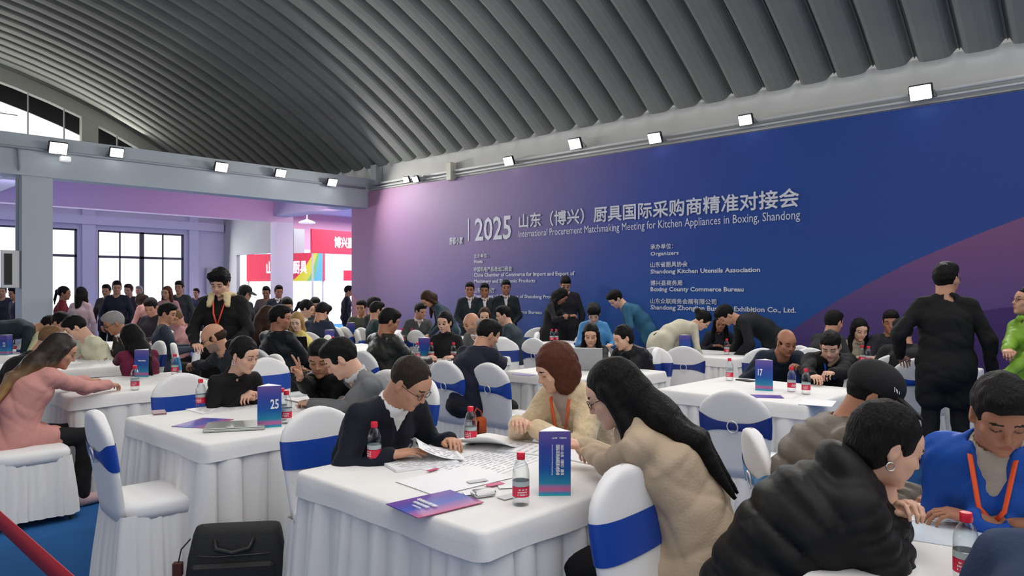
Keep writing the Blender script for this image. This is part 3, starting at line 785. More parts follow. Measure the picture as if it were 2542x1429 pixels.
for p, c in stops[1:-1]: k = e.new(p); k.color = (*c, 1)
mx = nt.nodes.new('ShaderNodeMix'); mx.data_type = 'RGBA'; nt.links.new(rp.outputs[0], mx.inputs[6]); mx.inputs[7].default_value = (.014, .12, .42, 1)
fz = nt.nodes.new('ShaderNodeMapRange'); fz.inputs[1].default_value = 2.2; fz.inputs[2].default_value = .3; fz.inputs[4].default_value = .75; nt.links.new(sp.outputs[2], fz.inputs[0])
fy = nt.nodes.new('ShaderNodeMapRange'); fy.inputs[1].default_value = 7.5; fy.inputs[2].default_value = 3.0; nt.links.new(sp.outputs[1], fy.inputs[0])
nt.links.new(mth('MULTIPLY', fz.outputs[0], fy.outputs[0]), mx.inputs[0]); nt.links.new(mx.outputs[2], b.inputs['Base Color'])
mb = MB(); 
mb.box(0, .055, -7-5.2, 13.62-5.2, 0.0, 3.62)
mb.build('backdrop_panel', m, bn, smooth=False)
# curved purple areas printed at the right, a second darker one, pink corner at the left
def zc(px, py): p = wx(px, py, WX); return p.y, p.z
def area_poly(name, pts, base, mt, x):
    q = MB(); v = []
    for Y, Z in pts: v += [bl(Y, Z, x), bl(Y, base, x)]
    q.add(v, [(2*i, 2*i+1, 2*i+3, 2*i+2) for i in range(len(pts)-1)]); return q.build(name, mt, bn, smooth=False)
h1 = ramp_mat('printed_plum', [(0, (.055, .042, .19)), (.45, (.09, .052, .20)), (.8, (.17, .07, .18)), (1, (.20, .072, .17))], 2, .55)
pts = [zc(*p) for p in ((1930, 850), (2000, 795), (2080, 745), (2150, 706), (2250, 655), (2350, 612), (2450, 572), (2542, 538))] + [(-.3, 2.55), (-2.5, 2.75), (-7, 2.6)]
area_poly('printed_hill', pts, 0.02, h1, -.004)
h2 = mat('printed_dark_purple', (.05, .022, .13), .55)
pts = [zc(*p) for p in ((2180, 850), (2280, 812), (2380, 782), (2480, 764), (2542, 760))]+[(-2, 1.5), (-7, 1.7)]
area_poly('printed_hill', pts, 0.02, h2, -.008)
h3 = mat('printed_salmon', (.62, .22, .26), .55)
area_poly('printed_hill', [(13.6, 1.45), (13.2, 1.1), (12.8, .6), (12.6, .02)], 0.015, h3, -.004)
tw = mat('white_print', (.62, .64, .72), .6)
def wtext(s, x0, y0, x1, y1, hpx=None, bold=.0, name='lettering', mt=tw, X=WX, parent=bn, base=5.2):
    """lettering whose baseline runs from pixel (x0, y0) to (x1, y1); hpx = its height in pixels at the left end"""
    A = wx(x0, y0, X); B = wx(x1, y1, X); wd = A.y-B.y; Hh = hpx/F*((A.xy @ Vector(FW)))
    me = text_mesh(s, wd, Hh, bold)
    o = link(name, me, mt, parent); o.rotation_euler = (0, 0, R(-90)); z = (A.z+B.z)/2
    o.location = (-.012, A.y-base, z)
    return o
wtext('2025', 1180, 599, 1270, 593, 57, .015)
wtext('山东（博兴）厨具国际采购商精准对接会', 1290, 566, 1984, 514, 35, .02)
wtext('International Procurement Matchmaking Meeting for Kitchen Appliances in Boxing, Shandong', 1289, 594, 1987, 551, 22, .0)
wtext('厨都小家', 1117, 607, 1150, 605, 17, .03)
wtext('主办单位：', 1178, 640, 1213, 639, 10, .02); wtext('Hosts', 1178, 653, 1199, 653, 9, .02)
wtext('中国机电产品进出口商会', 1178, 675, 1272, 672, 12, .02)
wtext('China Chamber of Commerce for Import and Export of', 1178, 690, 1427, 686, 12, .02)
wtext('Machinery and Electronic Products', 1178, 705, 1330, 703, 11, .02)
wtext('山东省商务厅', 1178, 727, 1229, 726, 12, .02)
wtext('Department of Commerce of Shandong Province', 1178, 741, 1390, 744, 11, .02)
wtext('滨州市商务局', 1178, 764, 1229, 765, 12, .02)
wtext('Binzhou Municipal Commerce Bureau', 1178, 777, 1346, 781, 10, .02)
wtext('承办单位：', 1616, 619, 1672, 617, 13, .02); wtext('Organizers', 1616, 637, 1686, 635, 12, .02)
wtext('山东省厨具协会', 1616, 663, 1708, 662, 13, .02)
wtext('Shandong Kitchen Utensils Association', 1616, 682, 1888, 679, 14, .025)
wtext('博兴县商务局', 1616, 709, 1695, 708, 13, .02)
wtext('Boxing County Commerce Bureau', 1616, 726, 1847, 727, 14, .025)
wtext('山东众联商务会展有限公司', 1616, 754, 1779, 755, 13, .02)
wtext('Shandong Zhonglian Business Exhibition Co., Ltd.', 1616, 773, 1977, 778, 15, .025)
q = MB(); A = wx(1164, 550, WX); q.box(-.010, -.004, A.y-5.2-.012, A.y-5.2+.012, 2.42, 2.84); q.build('divider_line', tw, bn, smooth=False)

# conduits on the wall and on the beam, small boxes
def pipe(name, pts, r, m, label, cat='pipe'):
    o = MB().tube(pts, r, 8).build(name, m); tag(o, label, cat); return o
pipe('cable_conduit', [(WX-.02, -3, 3.76), (WX-.02, 12.95, 3.76)], .022, mat('pale_conduit', (.55, .56, .56), .5), 'thin pale conduit running above the backdrop along the right wall', 'conduit')
pipe('cable_conduit', [(WX-.02, -3, 3.69), (WX-.02, 12.95, 3.69)], .015, mat('pale_conduit', (.55, .56, .56), .5), 'thinner lower conduit just above the backdrop top edge', 'conduit')
pipe('cable_conduit', [(-7, YB-.03, 3.68), (9.1, YB-.03, 3.68)], .02, mat('grey_conduit', (.35, .38, .42), .5), 'grey conduit running along the face of the low beam', 'conduit')
pipe('cable_conduit', [(2.82, YB-.03, 3.66), (2.84, YB-.03, 3.4), (2.84, YB+.1, 3.2), (2.84, YB+.1, 1.9)], .022, mat('grey_conduit', (.35, .38, .42), .5), 'vertical grey cable conduit down the left edge of the pillar', 'conduit')
o = MB().bbox(WX-.12, WX+.05, 12.55, 12.75, 3.72, 4.15, .01).build('junction_box', metal_grey, smooth=False); tag(o, 'tall grey metal box high on the right wall near the corner', 'box')
o = MB().bbox(WX-.10, WX+.05, 10.22, 10.36, 3.58, 3.92, .01).build('junction_box', mat('cream_box', (.6, .58, .5), .6), smooth=False); tag(o, 'cream coloured post box on the wall above the backdrop logo text', 'box')
sw_ = MB().bbox(2.62, 2.86, YB+.05, YB+.2, 1.55, 2.12, .01).build('notice_frame', white_plastic, smooth=False); tag(sw_, 'narrow framed notice on the left side of the pillar', 'sign')
MB().box(2.66, 2.76, YB+.04, YB+.055, 1.6, 2.07).build('notice_panel', black_metal, sw_, smooth=False)
o = MB().bbox(8.72, 8.95, YG-.13, YG-.02, 1.4, 2.1, .01).build('wall_cabinet', mat('light_grey_cabinet', (.5, .5, .52), .5), smooth=False); tag(o, 'light grey electric cabinet on the far wall behind the standing young man', 'cabinet')

# ------------------------------------------------------------------ LED flood lamps
lampm = mat('led_white', (1, 1, 1), .5, emit=(1, .98, .95), es=40)
def flood(px, py, wall, label, power=55, big=.85, out=None):
    p = wx(px, py, WX-.16) if wall == 'r' else wy(px, py, YB-.16)
    n = Vector((-1, 0, -.45)) if wall == 'r' else Vector((0, -1, -.45))
    if out: n = Vector(out)
    e_ = empty('flood_lamp', p); e_['label'] = label; e_['category'] = 'lamp'; e_['group'] = 'flood lamps round the hall'
    e_.rotation_euler = n.to_track_quat('Y', 'Z').to_euler()
    w_, h_ = .13*big, .095*big
    MB().bbox(-w_, w_, -.05, 0, -h_, h_, .012).build('lamp_housing', black_metal, e_, smooth=False)
    MB().bbox(-w_+.015, w_-.015, -.005, .012, -h_+.012, h_-.012, .004).build('lamp_face', lampm, e_, smooth=False)
    MB().tube([(-w_-.012, -.03, 0), (-w_-.012, -.10, -h_), (w_+.012, -.10, -h_), (w_+.012, -.03, 0)], .008, 6).build('lamp_bracket', metal_grey, e_)
    L = area('flood_light', p+n.normalized()*.03, n, .22*big, .16*big, power, (1, .97, .92), 150)
L_ = [(145, 368, 'b', 'very bright flood lamp at the head of the left pillar', 60, 1.2), (290, 379, 'b', 'square flood lamp on the low beam right of the pillar', 30, 1), (550, 415, 'b', 'bright round-glaring flood lamp at the middle of the low beam', 60, 1.1), (697, 430, 'b', 'small square flood lamp between two brighter ones on the low beam', 30, 1), (825, 453, 'b', 'flood lamp on the low beam nearest the corner', 50, 1),
      (1008, 446, 'r', 'left one of a close pair of flood lamps over the pink backdrop end', 22, .8), (1031, 445, 'r', 'right one of a close pair of flood lamps over the pink backdrop end', 22, .8), (1262, 400, 'r', 'small round-glaring flood lamp above the title digits', 50, 1), (1427, 357, 'r', 'bright flood lamp above the first title characters', 50, 1.1), (1625, 343, 'r', 'yellowish glaring flood lamp above the middle of the title', 50, 1), (1850, 298, 'r', 'tilted square flood lamp with visible black housing', 25, .9), (2285, 230, 'r', 'largest and brightest flood lamp at the right end of the wall', 60, 1.1)]
for a_ in L_: flood(a_[0], a_[1], a_[2], a_[3], a_[4]*1.5, a_[5]*.85)
o = MB().bbox(-.07, .07, -.05, .05, -.04, .04, .01).build('emergency_light', mat('white_lit_plastic', (.9, .9, .9), .4, emit=(1, 1, 1), es=.6), smooth=False); o.location = wy(162, 395, YB-.08); tag(o, 'tiny white box light just under the brightest lamp on the pillar', 'light')
# hanging lamp in the passage
p = wy(762, 549, 18.5); h_ = empty('pendant_lamp', p); tag(h_, 'white hanging lamp head in the pink lit passage', 'lamp')
MB().lathe([(.02, .06), (.10, .03), (.22, -.02), (.24, -.05), (.20, -.06)], 16).build('lamp_shade', mat('white_lit_plastic', (.9, .9, .9), .4), h_)
MB().tube([(0, 0, .06), (0, 0, .2), (-.06, 0, .3), (-.02, 0, .42)], .02, 8).build('lamp_arm', metal_grey, h_)
# ------------------------------------------------------------------ red booth signs beyond the hall
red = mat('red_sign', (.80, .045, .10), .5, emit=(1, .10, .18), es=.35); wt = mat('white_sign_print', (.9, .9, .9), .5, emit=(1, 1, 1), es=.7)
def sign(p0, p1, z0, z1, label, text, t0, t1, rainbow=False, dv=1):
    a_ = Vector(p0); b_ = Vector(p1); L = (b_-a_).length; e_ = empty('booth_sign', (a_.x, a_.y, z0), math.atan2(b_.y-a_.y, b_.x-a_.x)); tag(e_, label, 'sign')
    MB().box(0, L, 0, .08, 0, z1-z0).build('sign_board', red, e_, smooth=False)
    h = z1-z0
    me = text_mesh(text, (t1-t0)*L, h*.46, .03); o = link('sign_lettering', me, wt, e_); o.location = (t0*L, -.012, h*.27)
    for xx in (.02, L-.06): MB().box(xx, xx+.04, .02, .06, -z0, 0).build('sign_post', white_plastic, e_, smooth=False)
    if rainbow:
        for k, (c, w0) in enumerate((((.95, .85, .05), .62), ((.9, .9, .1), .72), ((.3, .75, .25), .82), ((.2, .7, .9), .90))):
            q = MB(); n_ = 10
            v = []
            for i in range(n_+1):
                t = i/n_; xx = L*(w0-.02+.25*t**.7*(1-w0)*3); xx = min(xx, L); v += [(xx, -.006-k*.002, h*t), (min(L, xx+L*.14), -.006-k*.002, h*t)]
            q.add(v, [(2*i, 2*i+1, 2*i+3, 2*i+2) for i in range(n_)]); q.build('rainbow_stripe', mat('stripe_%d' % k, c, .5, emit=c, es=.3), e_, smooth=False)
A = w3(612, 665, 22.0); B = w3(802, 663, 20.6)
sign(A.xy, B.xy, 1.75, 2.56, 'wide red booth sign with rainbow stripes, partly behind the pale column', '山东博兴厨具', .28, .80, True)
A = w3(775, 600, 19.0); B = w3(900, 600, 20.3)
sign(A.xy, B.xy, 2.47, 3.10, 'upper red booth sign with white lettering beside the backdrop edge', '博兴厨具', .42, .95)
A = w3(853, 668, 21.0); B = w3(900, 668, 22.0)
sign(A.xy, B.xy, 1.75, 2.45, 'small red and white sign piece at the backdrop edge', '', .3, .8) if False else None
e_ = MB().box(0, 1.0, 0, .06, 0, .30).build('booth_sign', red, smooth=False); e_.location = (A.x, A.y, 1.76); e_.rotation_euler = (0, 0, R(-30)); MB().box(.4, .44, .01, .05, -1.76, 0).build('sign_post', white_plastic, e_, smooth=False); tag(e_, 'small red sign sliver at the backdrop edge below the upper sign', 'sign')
# ------------------------------------------------------------------ covered tables
TZ = .76
def pleat_path(x0, x1, y0, y1, rad=.03, step=.0075):
    pts = []
    cs = [(x1-rad, y0+rad, -90), (x1-rad, y1-rad, 0), (x0+rad, y1-rad, 90), (x0+rad, y0+rad, 180)]
    for k in range(4):
        cx_, cy_, a_ = cs[k]
        for j in range(6):
            an = R(a_+90*j/5); pts.append((cx_+rad*math.cos(an), cy_+rad*math.sin(an), math.cos(an), math.sin(an)))
        nx_, ny_, na = cs[(k+1) % 4]
        ax_, ay_ = pts[-1][0], pts[-1][1]; an = R(a_+90); bx_ = nx_+rad*math.cos(R(na)); by_ = ny_+rad*math.sin(R(na))
        L = math.hypot(bx_-ax_, by_-ay_); n = max(1, int(L/step))
        for j in range(1, n): pts.append((ax_+(bx_-ax_)*j/n, ay_+(by_-ay_)*j/n, math.cos(an), math.sin(an)))
    return pts
def skirt_mesh(x0, x1, y0, y1, z0, z1, amp, pw, seed, rows=8, step=.0075, flare=0):
    r_ = random.Random(seed); P = pleat_path(x0, x1, y0, y1, .03, step); n = len(P)
    prof = []; s = 0; cur = pw*r_.uniform(.6, 1.4); h = r_.uniform(.6, 1.2); sk = r_.uniform(-.3, .3)
    for i in range(n):
        if i: s += math.hypot(P[i][0]-P[i-1][0], P[i][1]-P[i-1][1])
        if s > cur: s -= cur; cur = pw*r_.uniform(.6, 1.5); h = r_.uniform(.5, 1.25); sk = r_.uniform(-.35, .35)
        t = s/cur; t2 = t**(2**sk)
        prof.append((h*((math.sin(math.pi*t2)**.5) if sk < 0 else 1.15*(t**.55)*(1-t**9)), r_.uniform(-1, 1)))
    v = []
    ph = [r_.uniform(0, 6.28) for _ in range(4)]
    for j in range(rows):
        t = j/(rows-1)
        for i in range(n):
            x, y, nx, ny = P[i]
            a_ = amp*(.18+.82*t**.7)
            d = a_*(prof[i][0]-.25)+flare*t+.006*math.sin(i*step*7+ph[0]+3*t)*t
            z = z1+(z0-z1)*t+(.006*math.sin(i*.05+ph[1]) if j == rows-1 else 0)
            v.append((x+nx*d, y+ny*d, max(.004, z)))
    f = [(j*n+i, (j+1)*n+i, (j+1)*n+(i+1) % n, j*n+(i+1) % n) for j in range(rows-1) for i in range(n)]
    m_ = MB(); m_.add(v, f); return m_
def table(x0, x1, y0, y1, label, seed, fine=True):
    cx_, cy_ = (x0+x1)/2, (y0+y1)/2
    e_ = empty('conference_table', (cx_, cy_, 0)); tag(e_, label, 'table', 'white skirted meeting tables')
    a, b_, c, d = x0-cx_, x1-cx_, y0-cy_, y1-cy_
    P = pleat_path(a, b_, c, d, .035, .06 if fine else .2); n = len(P); m_ = MB(); v = []
    r_ = random.Random(seed+5)
    w1, w2 = r_.uniform(0, 6), r_.uniform(0, 6)
    for k, (z, o) in enumerate(((TZ, -.5), (TZ, -.012), (TZ-.004, -.003), (TZ-.014, .003), (TZ-.05, .008), (TZ-.095, .014), (TZ-.095, -.004))):
        for i, (x, y, nx, ny) in enumerate(P):
            if k == 0: v.append((x*.5, y*.5, TZ)); continue
            oo = o+(.004*math.sin(i*.9+w1) if k > 3 else 0); v.append((x+nx*oo, y+ny*oo, z+(.004*math.sin(i*.37+w2) if k > 4 else 0)))
    f = [((k)*n+i, (k+1)*n+i, (k+1)*n+(i+1) % n, k*n+(i+1) % n) for k in range(6) for i in range(n)]; f.append(tuple(range(n)))
    m_.add(v, f); m_.build('table_cover', linen, e_, sharp=60)
    skirt_mesh(a+.012, b_-.012, c+.012, d-.012, .02, TZ-.06, .105, .105, seed, 9 if fine else 5, .0085 if fine else .016).build('table_skirt', linen, e_)
    for sx in (a+.08, b_-.08):
        for sy in (c+.08, d-.08): MB().box(sx-.018, sx+.018, sy-.018, sy+.018, 0, .70).build('leg', metal_grey, e_, smooth=False)
    return e_
# ------------------------------------------------------------------ covered banquet chairs
def chair_proto(sash):
    e_ = empty('banquet_chair')
    def yb(z): return -.20-.16*(z-.42)
    def wd(z):
        if z < .80: return .192+.026*min(1, (z-.42)/.3)
        t = (z-.80)/.14; return .218*(max(0, 1-t**1.75))**.62
    def ring_(z, gx=0, gy=0, th=.030):
        w_ = wd(z)+gx; t_ = (th*min(1, w_/.07) if z > .8 else th)+gy; out = []
        for k in range(28):
            a = 2*math.pi*k/28; c, s = math.cos(a), math.sin(a)
            out.append((w_*math.copysign(abs(c)**.45, c), yb(z)+t_*math.copysign(abs(s)**.8, s), z))
        return out
    zs = [.40, .46, .52, .60, .68, .74, .80, .84, .87, .90, .92, .932, .938, .940]
    m_ = MB(); v = []
    for z in zs: v += ring_(z)
    n = 28; m_.add(v, [(i*n+k, i*n+(k+1) % n, (i+1)*n+(k+1) % n, (i+1)*n+k) for i in range(len(zs)-1) for k in range(n)]+[tuple((len(zs)-1)*n+k for k in range(n)), tuple(range(n))[::-1]])
    m_.build('back_cover', spandex, e_)
    # seat
    m_ = MB(); v = []
    for z, o, in ((.40, .0), (.43, .004), (.455, .003), (.475, -.008), (.485, -.03), (.490, -.10), (.492, -.2)):
        for k in range(32):
            a = 2*math.pi*k/32; c, s = math.cos(a), math.sin(a)
            v.append(((.222+o)*math.copysign(abs(c)**.4, c), .02+(.225+o)*math.copysign(abs(s)**.4, s), z))
    n = 32; m_.add(v, [(i*n+k, i*n+(k+1) % n, (i+1)*n+(k+1) % n, (i+1)*n+k) for i in range(6) for k in range(n)]+[tuple(6*n+k for k in range(n)), tuple(range(n))[::-1]])
    m_.build('seat_cover', spandex, e_)
    skirt_mesh(-.215, .215, -.215, .238, .045, .43, .026, .055, 3, 6, .0085, .035).build('chair_skirt', linen, e_)
    for sx in (-.19, .19):
        for sy in (-.19, .20): MB().tube([(sx, sy, .42), (sx*1.12, sy*1.12, .0)], .011, 6).build('leg', gold, e_)
    # sash: wide in front, cinched behind by a ring
    m_ = MB(); v = []
    N = 44; rows = 5
    for k in range(N):
        a = 2*math.pi*k/N; c, s = math.cos(a), math.sin(a)
        back = max(0, -s)*(1-abs(c)**1.2); hh = .068-.046*back
        for j in range(rows):
            z = .715+.02*(-s)*0+hh*(2*j/(rows-1)-1)+.008*abs(c)
            w_ = wd(z)+.004; t_ = .030+.005+(.006*back*(1-abs(2*j/(rows-1)-1)))
            v.append((w_*math.copysign(abs(c)**.45, c), yb(z)+t_*math.copysign(abs(s)**.8, s), z))
    m_.add(v, [(k*rows+j, ((k+1) % N)*rows+j, ((k+1) % N)*rows+j+1, k*rows+j+1) for k in range(N) for j in range(rows-1)])
    so = m_.build('sash', sash, e_)
    q = MB(); q.tube([(.032*math.cos(2*math.pi*i/18), yb(.715+.036*math.sin(2*math.pi*i/18))-.047, .715+.036*math.sin(2*math.pi*i/18)) for i in range(18)], .0048, 6, True)
    q.build('sash_ring', mat('silver_ring', (.75, .75, .78), .3, .6), so)
    return e_
CH_ = {}
def chair(x, y, view, label, sash='royal'):
    """view = camera-relative direction the chair faces"""
    sm = {'royal': sash_blue, 'navy': sash_navy, 'light': sash_light}[sash]
    if sash not in CH_: CH_[sash] = e_ = chair_proto(sm)
    else: e_ = copy_tree(CH_[sash])
    be = R(view); fd = FW*math.cos(be)+RT*math.sin(be)
    e_.location = (x, y, 0); e_.rotation_euler = (0, 0, math.atan2(fd[1], fd[0])-math.pi/2)
    tag(e_, label, 'chair', 'covered banquet chairs'); return e_
def chair_top(px, py, view, label, sash='royal', z=.94, d=None):
    p = w3(px, py, d) if d else wz(px, py, z)
    be = R(view); fd = FW*math.cos(be)+RT*math.sin(be)
    return chair(p.x+fd[0]*.28, p.y+fd[1]*.28, view, label, sash)
# ------------------------------------------------------------------ bottles
def clear(name, tint, mixv=.80):
    m = bpy.data.materials.new(name); m.use_nodes = True; nt = m.node_tree; nt.nodes.remove(nt.nodes['Principled BSDF'])
    o = nt.nodes['Material Output']; t = nt.nodes.new('ShaderNodeBsdfTransparent'); t.inputs[0].default_value = (*tint, 1)
    g = nt.nodes.new('ShaderNodeBsdfGlossy'); g.inputs['Roughness'].default_value = .08
    fr = nt.nodes.new('ShaderNodeLayerWeight'); fr.inputs[0].default_value = .25
    mx = nt.nodes.new('ShaderNodeMixShader'); nt.links.new(fr.outputs['Facing'], mx.inputs[0]); nt.links.new(t.outputs[0], mx.inputs[1]); nt.links.new(g.outputs[0], mx.inputs[2]); nt.links.new(mx.outputs[0], o.inputs[0])
    return m
pet = clear('clear_bottle_plastic', (.95, .97, .98))
capred = mat('red_bottle_cap', (.70, .02, .05), .4); labred = mat('red_bottle_label', (.65, .02, .06), .45); labwhite = mat('white_label_print', (.75, .77, .76), .5)
BT = None
def bottle(px, py, label, d=None, z=TZ):
    global BT
    p = w3(px, py, d) if d else wz(px, py, z)
    if BT is None:
        BT = e_ = empty('water_bottle')
        prof_ = [(.026, 0), (.030, .004), (.031, .010), (.029, .018), (.031, .026), (.031, .090), (.0315, .110), (.030, .128), (.024, .148), (.015, .162), (.0125, .166), (.0125, .176)]
        MB().lathe(prof_, 20).build('bottle_body', pet, e_)
        MB().lathe([(.0150, .166), (.0155, .168), (.0155, .188), (.0140, .191), (.001, .1915)], 18).build('bottle_cap', capred, e_, sharp=40)
        MB().lathe([(.0316, .034), (.0316, .070)], 20, cap=False).build('bottle_label', labred, e_)
        q = MB(); r_ = random.Random(2)
        for k in range(-4, 5):
            for j in range(3):
                if r_.random() < .25: continue
                a = -math.pi/2+k*.13; v = [(.0322*math.cos(a+t), .0322*math.sin(a+t), zz) for t in (0, .09) for zz in (.041+j*.009, .041+j*.009+.005)]
                q.add(v, [(0, 2, 3, 1)])
        q.build('label_print', labwhite, e_, smooth=False)
        MB().lathe([(.0316, .072), (.0316, .090)], 20, cap=False).build('bottle_label', mat('grey_label_strip', (.42, .48, .48), .5), e_)
    else: e_ = copy_tree(BT)
    e_.location = p; e_.rotation_euler = (0, 0, rng.uniform(-1, 1)+R(-45)); tag(e_, label, 'bottle', 'small water bottles with red caps'); return e_
# ------------------------------------------------------------------ table number boxes
gradm = ramp_mat('violet_blue_card_print', [(0, (.02, .40, .38)), (.05, (.04, .22, .45)), (.09, (.50, .12, .26)), (.14, (.36, .14, .34)), (.19, (.02, .22, .36)), (.42, (.010, .085, .34)), (.75, (.045, .060, .32)), (1, (.15, .10, .34))], 2, .4)
cardw = mat('white_card', (.82, .82, .84), .5)
def number_stand(px, py, view, label, texts=(), w_=.13, h_=.235, d=None, seed=0):
    p = w3(px, py, d) if d else wz(px, py, TZ)
    e_ = empty('number_stand', p); tag(e_, label, 'sign', 'triangular table signs')
    be = R(view); fd = FW*math.cos(be)+RT*math.sin(be); e_.rotation_euler = (0, 0, math.atan2(fd[1], fd[0])+math.pi/2)
    ri = w_/(2*math.sqrt(3)); rc = w_/math.sqrt(3)
    cs = [(-w_/2, -ri), (w_/2, -ri), (0, rc)]
    q = MB(); v = [(x, y, z) for z in (0, h_) for x, y in cs]
    q.add(v, [(0, 1, 4, 3), (1, 2, 5, 4), (2, 0, 3, 5)]); q.build('card_sleeve', gradm, e_, smooth=False)
    q = MB(); v = [(x*.985, y*.985, z) for z in (h_-.012, h_+.001) for x, y in cs]; q.add(v, [(3, 4, 5), (0, 1, 4, 3), (1, 2, 5, 4), (2, 0, 3, 5)]); q.build('card_edge', cardw, e_, smooth=False)
    for f_, s_, x_, z_, tw_, th_, vert in texts:      # face 0 front, 1 right, 2 left
        me = text_mesh(s_, tw_, th_, .02)
        o = link('sign_lettering', me, mat('white_print_card', (.85, .85, .88), .5), e_)
        an = (0, 2*math.pi/3, -2*math.pi/3)[f_]
        M = Matrix.Rotation(an, 4, 'Z') @ Matrix.Translation((x_, -ri-.0015, z_))
        if vert: M = M @ Matrix.Rotation(R(90), 4, 'Y')
        o.matrix_local = M
    return e_
# ------------------------------------------------------------------ papers
purple_br = ramp_mat('violet_brochure_print', [(0, (.50, .12, .25)), (.2, (.30, .12, .34)), (.45, (.04, .09, .42)), (.75, (.09, .05, .33)), (1, (.16, .06, .30))], 0, .35)
paper = mat('white_paper', (.80, .80, .81), .6); inkm = mat('grey_ink', (.55, .55, .57), .6); pinkink = mat('pink_ink', (.55, .08, .18), .5)
def flat(name, px, py, w_, l_, view, m, label, cat, th=.003, z=TZ, txt=None, lines=0, curl=0, d=None, tx=None):
    p = w3(px, py, d) if d else wz(px, py, z)
    e_ = empty(name, (p.x, p.y, z+.001)); be = R(view); fd = FW*math.cos(be)+RT*math.sin(be); e_.rotation_euler = (0, 0, math.atan2(fd[1], fd[0])-math.pi/2)
    tag(e_, label, cat)
    def hz(x, y): return curl*max(0, (x/w_+.5))**2+abs(curl)*.25*math.sin(y/l_*5+1)*(.5+x/w_)
    q = MB(); n = 14 if curl else 2
    for zz in (0, th):
        q.grid(lambda a, b_, zz=zz: (w_*(a-.5), l_*(b_-.5), zz+hz(w_*(a-.5), l_*(b_-.5))), n, n)
    N = n*n
    side = []
    for i in range(n-1): side += [(i*n, (i+1)*n, N+(i+1)*n, N+i*n), (i*n+n-1, N+i*n+n-1, N+(i+1)*n+n-1, (i+1)*n+n-1), (i, N+i, N+i+1, i+1), ((n-1)*n+i, (n-1)*n+i+1, N+(n-1)*n+i+1, N+(n-1)*n+i)]
    q.f += side; q.m += [0]*len(side)
    q.build('sheet' if curl or lines else 'cover_card', m, e_, smooth=False)
    if lines:
        q = MB(); r_ = random.Random(int(px)); 
        for k in range(lines):
            y = l_*(.42-.84*k/lines); x = -w_*.42
            while x < w_*.38:
                L = r_.uniform(.012, .05)
                v = [(xx, yy, th+.0012+hz(xx, yy)) for xx in (x, min(x+L, w_*.42)) for yy in (y, y+l_*.22/lines)]; q.add(v, [(0, 2, 3, 1)]); x += L+r_.uniform(.004, .03)
        q.build('printed_text', inkm, e_, smooth=False)
    if txt:
        for s_, x_, y_, tw_, th_ in txt:
            me = text_mesh(s_, tw_, th_, .02); o = link('printed_title', me, mat('white_print_card', (.85, .85, .88), .5), e_); o.location = (x_, y_, th+.001); o.rotation_euler = (R(-90), 0, 0)
    return e_
def laptop(px, py, view, label, z=TZ, col=(.35, .36, .38), d=None, open_=True):
    p = w3(px, py, d) if d else wz(px, py, z); m = mat('laptop_%d' % int(col[0]*100), col, .35, .6)
    e_ = empty('laptop', (p.x, p.y, z)); be = R(view); fd = FW*math.cos(be)+RT*math.sin(be); e_.rotation_euler = (0, 0, math.atan2(fd[1], fd[0])-math.pi/2); tag(e_, label, 'laptop')
    MB().bbox(-.16, .16, -.11, .11, .002, .016, .003).build('keyboard_base', m, e_, smooth=False)
    if open_:
        M = Matrix.Translation((0, -.11, .014)) @ Matrix.Rotation(R(14), 4, 'X'); 
        MB().bbox(-.16, .16, -.005, .003, 0, .215, .002, M).build('screen_lid', m, e_, smooth=False)
        MB().box(-.15, .15, .004, .0045, .01, .205, M).build('screen', black_metal, e_, smooth=False)
    else: MB().bbox(-.158, .158, -.108, .108, .017, .023, .002).build('screen_lid', m, e_, smooth=False)
    return e_
# ------------------------------------------------------------------ tables (X0, X1, Y0, Y1)
TT = [(1.63, 2.80, 1.68, 2.84, 'white skirted table in the centre foreground with the tall sign card and papers'),
      (1.95, 2.98, -.38, .80, 'white table at the lower right corner where the puffer-coat woman leans'),
      (1.59, 2.74, 3.66, 4.78, 'white skirted table with the number 25 box behind the black bag'),
      (1.61, 2.78, 5.92, 7.05, 'white skirted table where the woman in pink rests her arm'),
      (1.70, 2.85, 7.95, 9.05, 'white table between the grey-haired man and the maroon woman'),
      (1.70, 2.85, 10.0, 11.1, 'far white table with the number 22 box at the left edge'),
      (3.3, 4.4, 10.6, 11.7, 'far white table before the crowd by the windows'),
      (4.90, 6.02, 1.92, 3.10, 'white skirted table with the number 17 box on the right'),
      (4.98, 6.02, 3.68, 4.82, 'white table with the open grey laptop and dark navy-clad man'),
      (4.98, 6.05, 5.75, 6.85, 'white table where the bald man and black-clad woman sit'),
      (4.90, 6.05, 7.60, 8.70, 'white table with the black laptop of the blonde woman'),
      (4.90, 6.05, 9.50, 10.6, 'far white table behind the blonde woman'),
      (7.55, 8.45, 3.75, 4.90, 'white table by the backdrop where three people bend together'),
      (7.60, 8.50, 5.95, 7.05, 'white table by the backdrop in front of the standing couple'),
      (7.60, 8.50, 8.20, 9.30, 'white table by the backdrop beside the bending jeans woman'),
      (7.60, 8.50, 10.4, 11.5, 'farthest white table by the pink end of the backdrop'),
      (7.40, 8.40, 1.55, 2.65, 'white table by the backdrop behind the tall black-suited man')]
for i, (a_, b_, c_, d_, l_) in enumerate(TT): table(a_, b_, c_, d_, l_, i*7+1, i < 10)

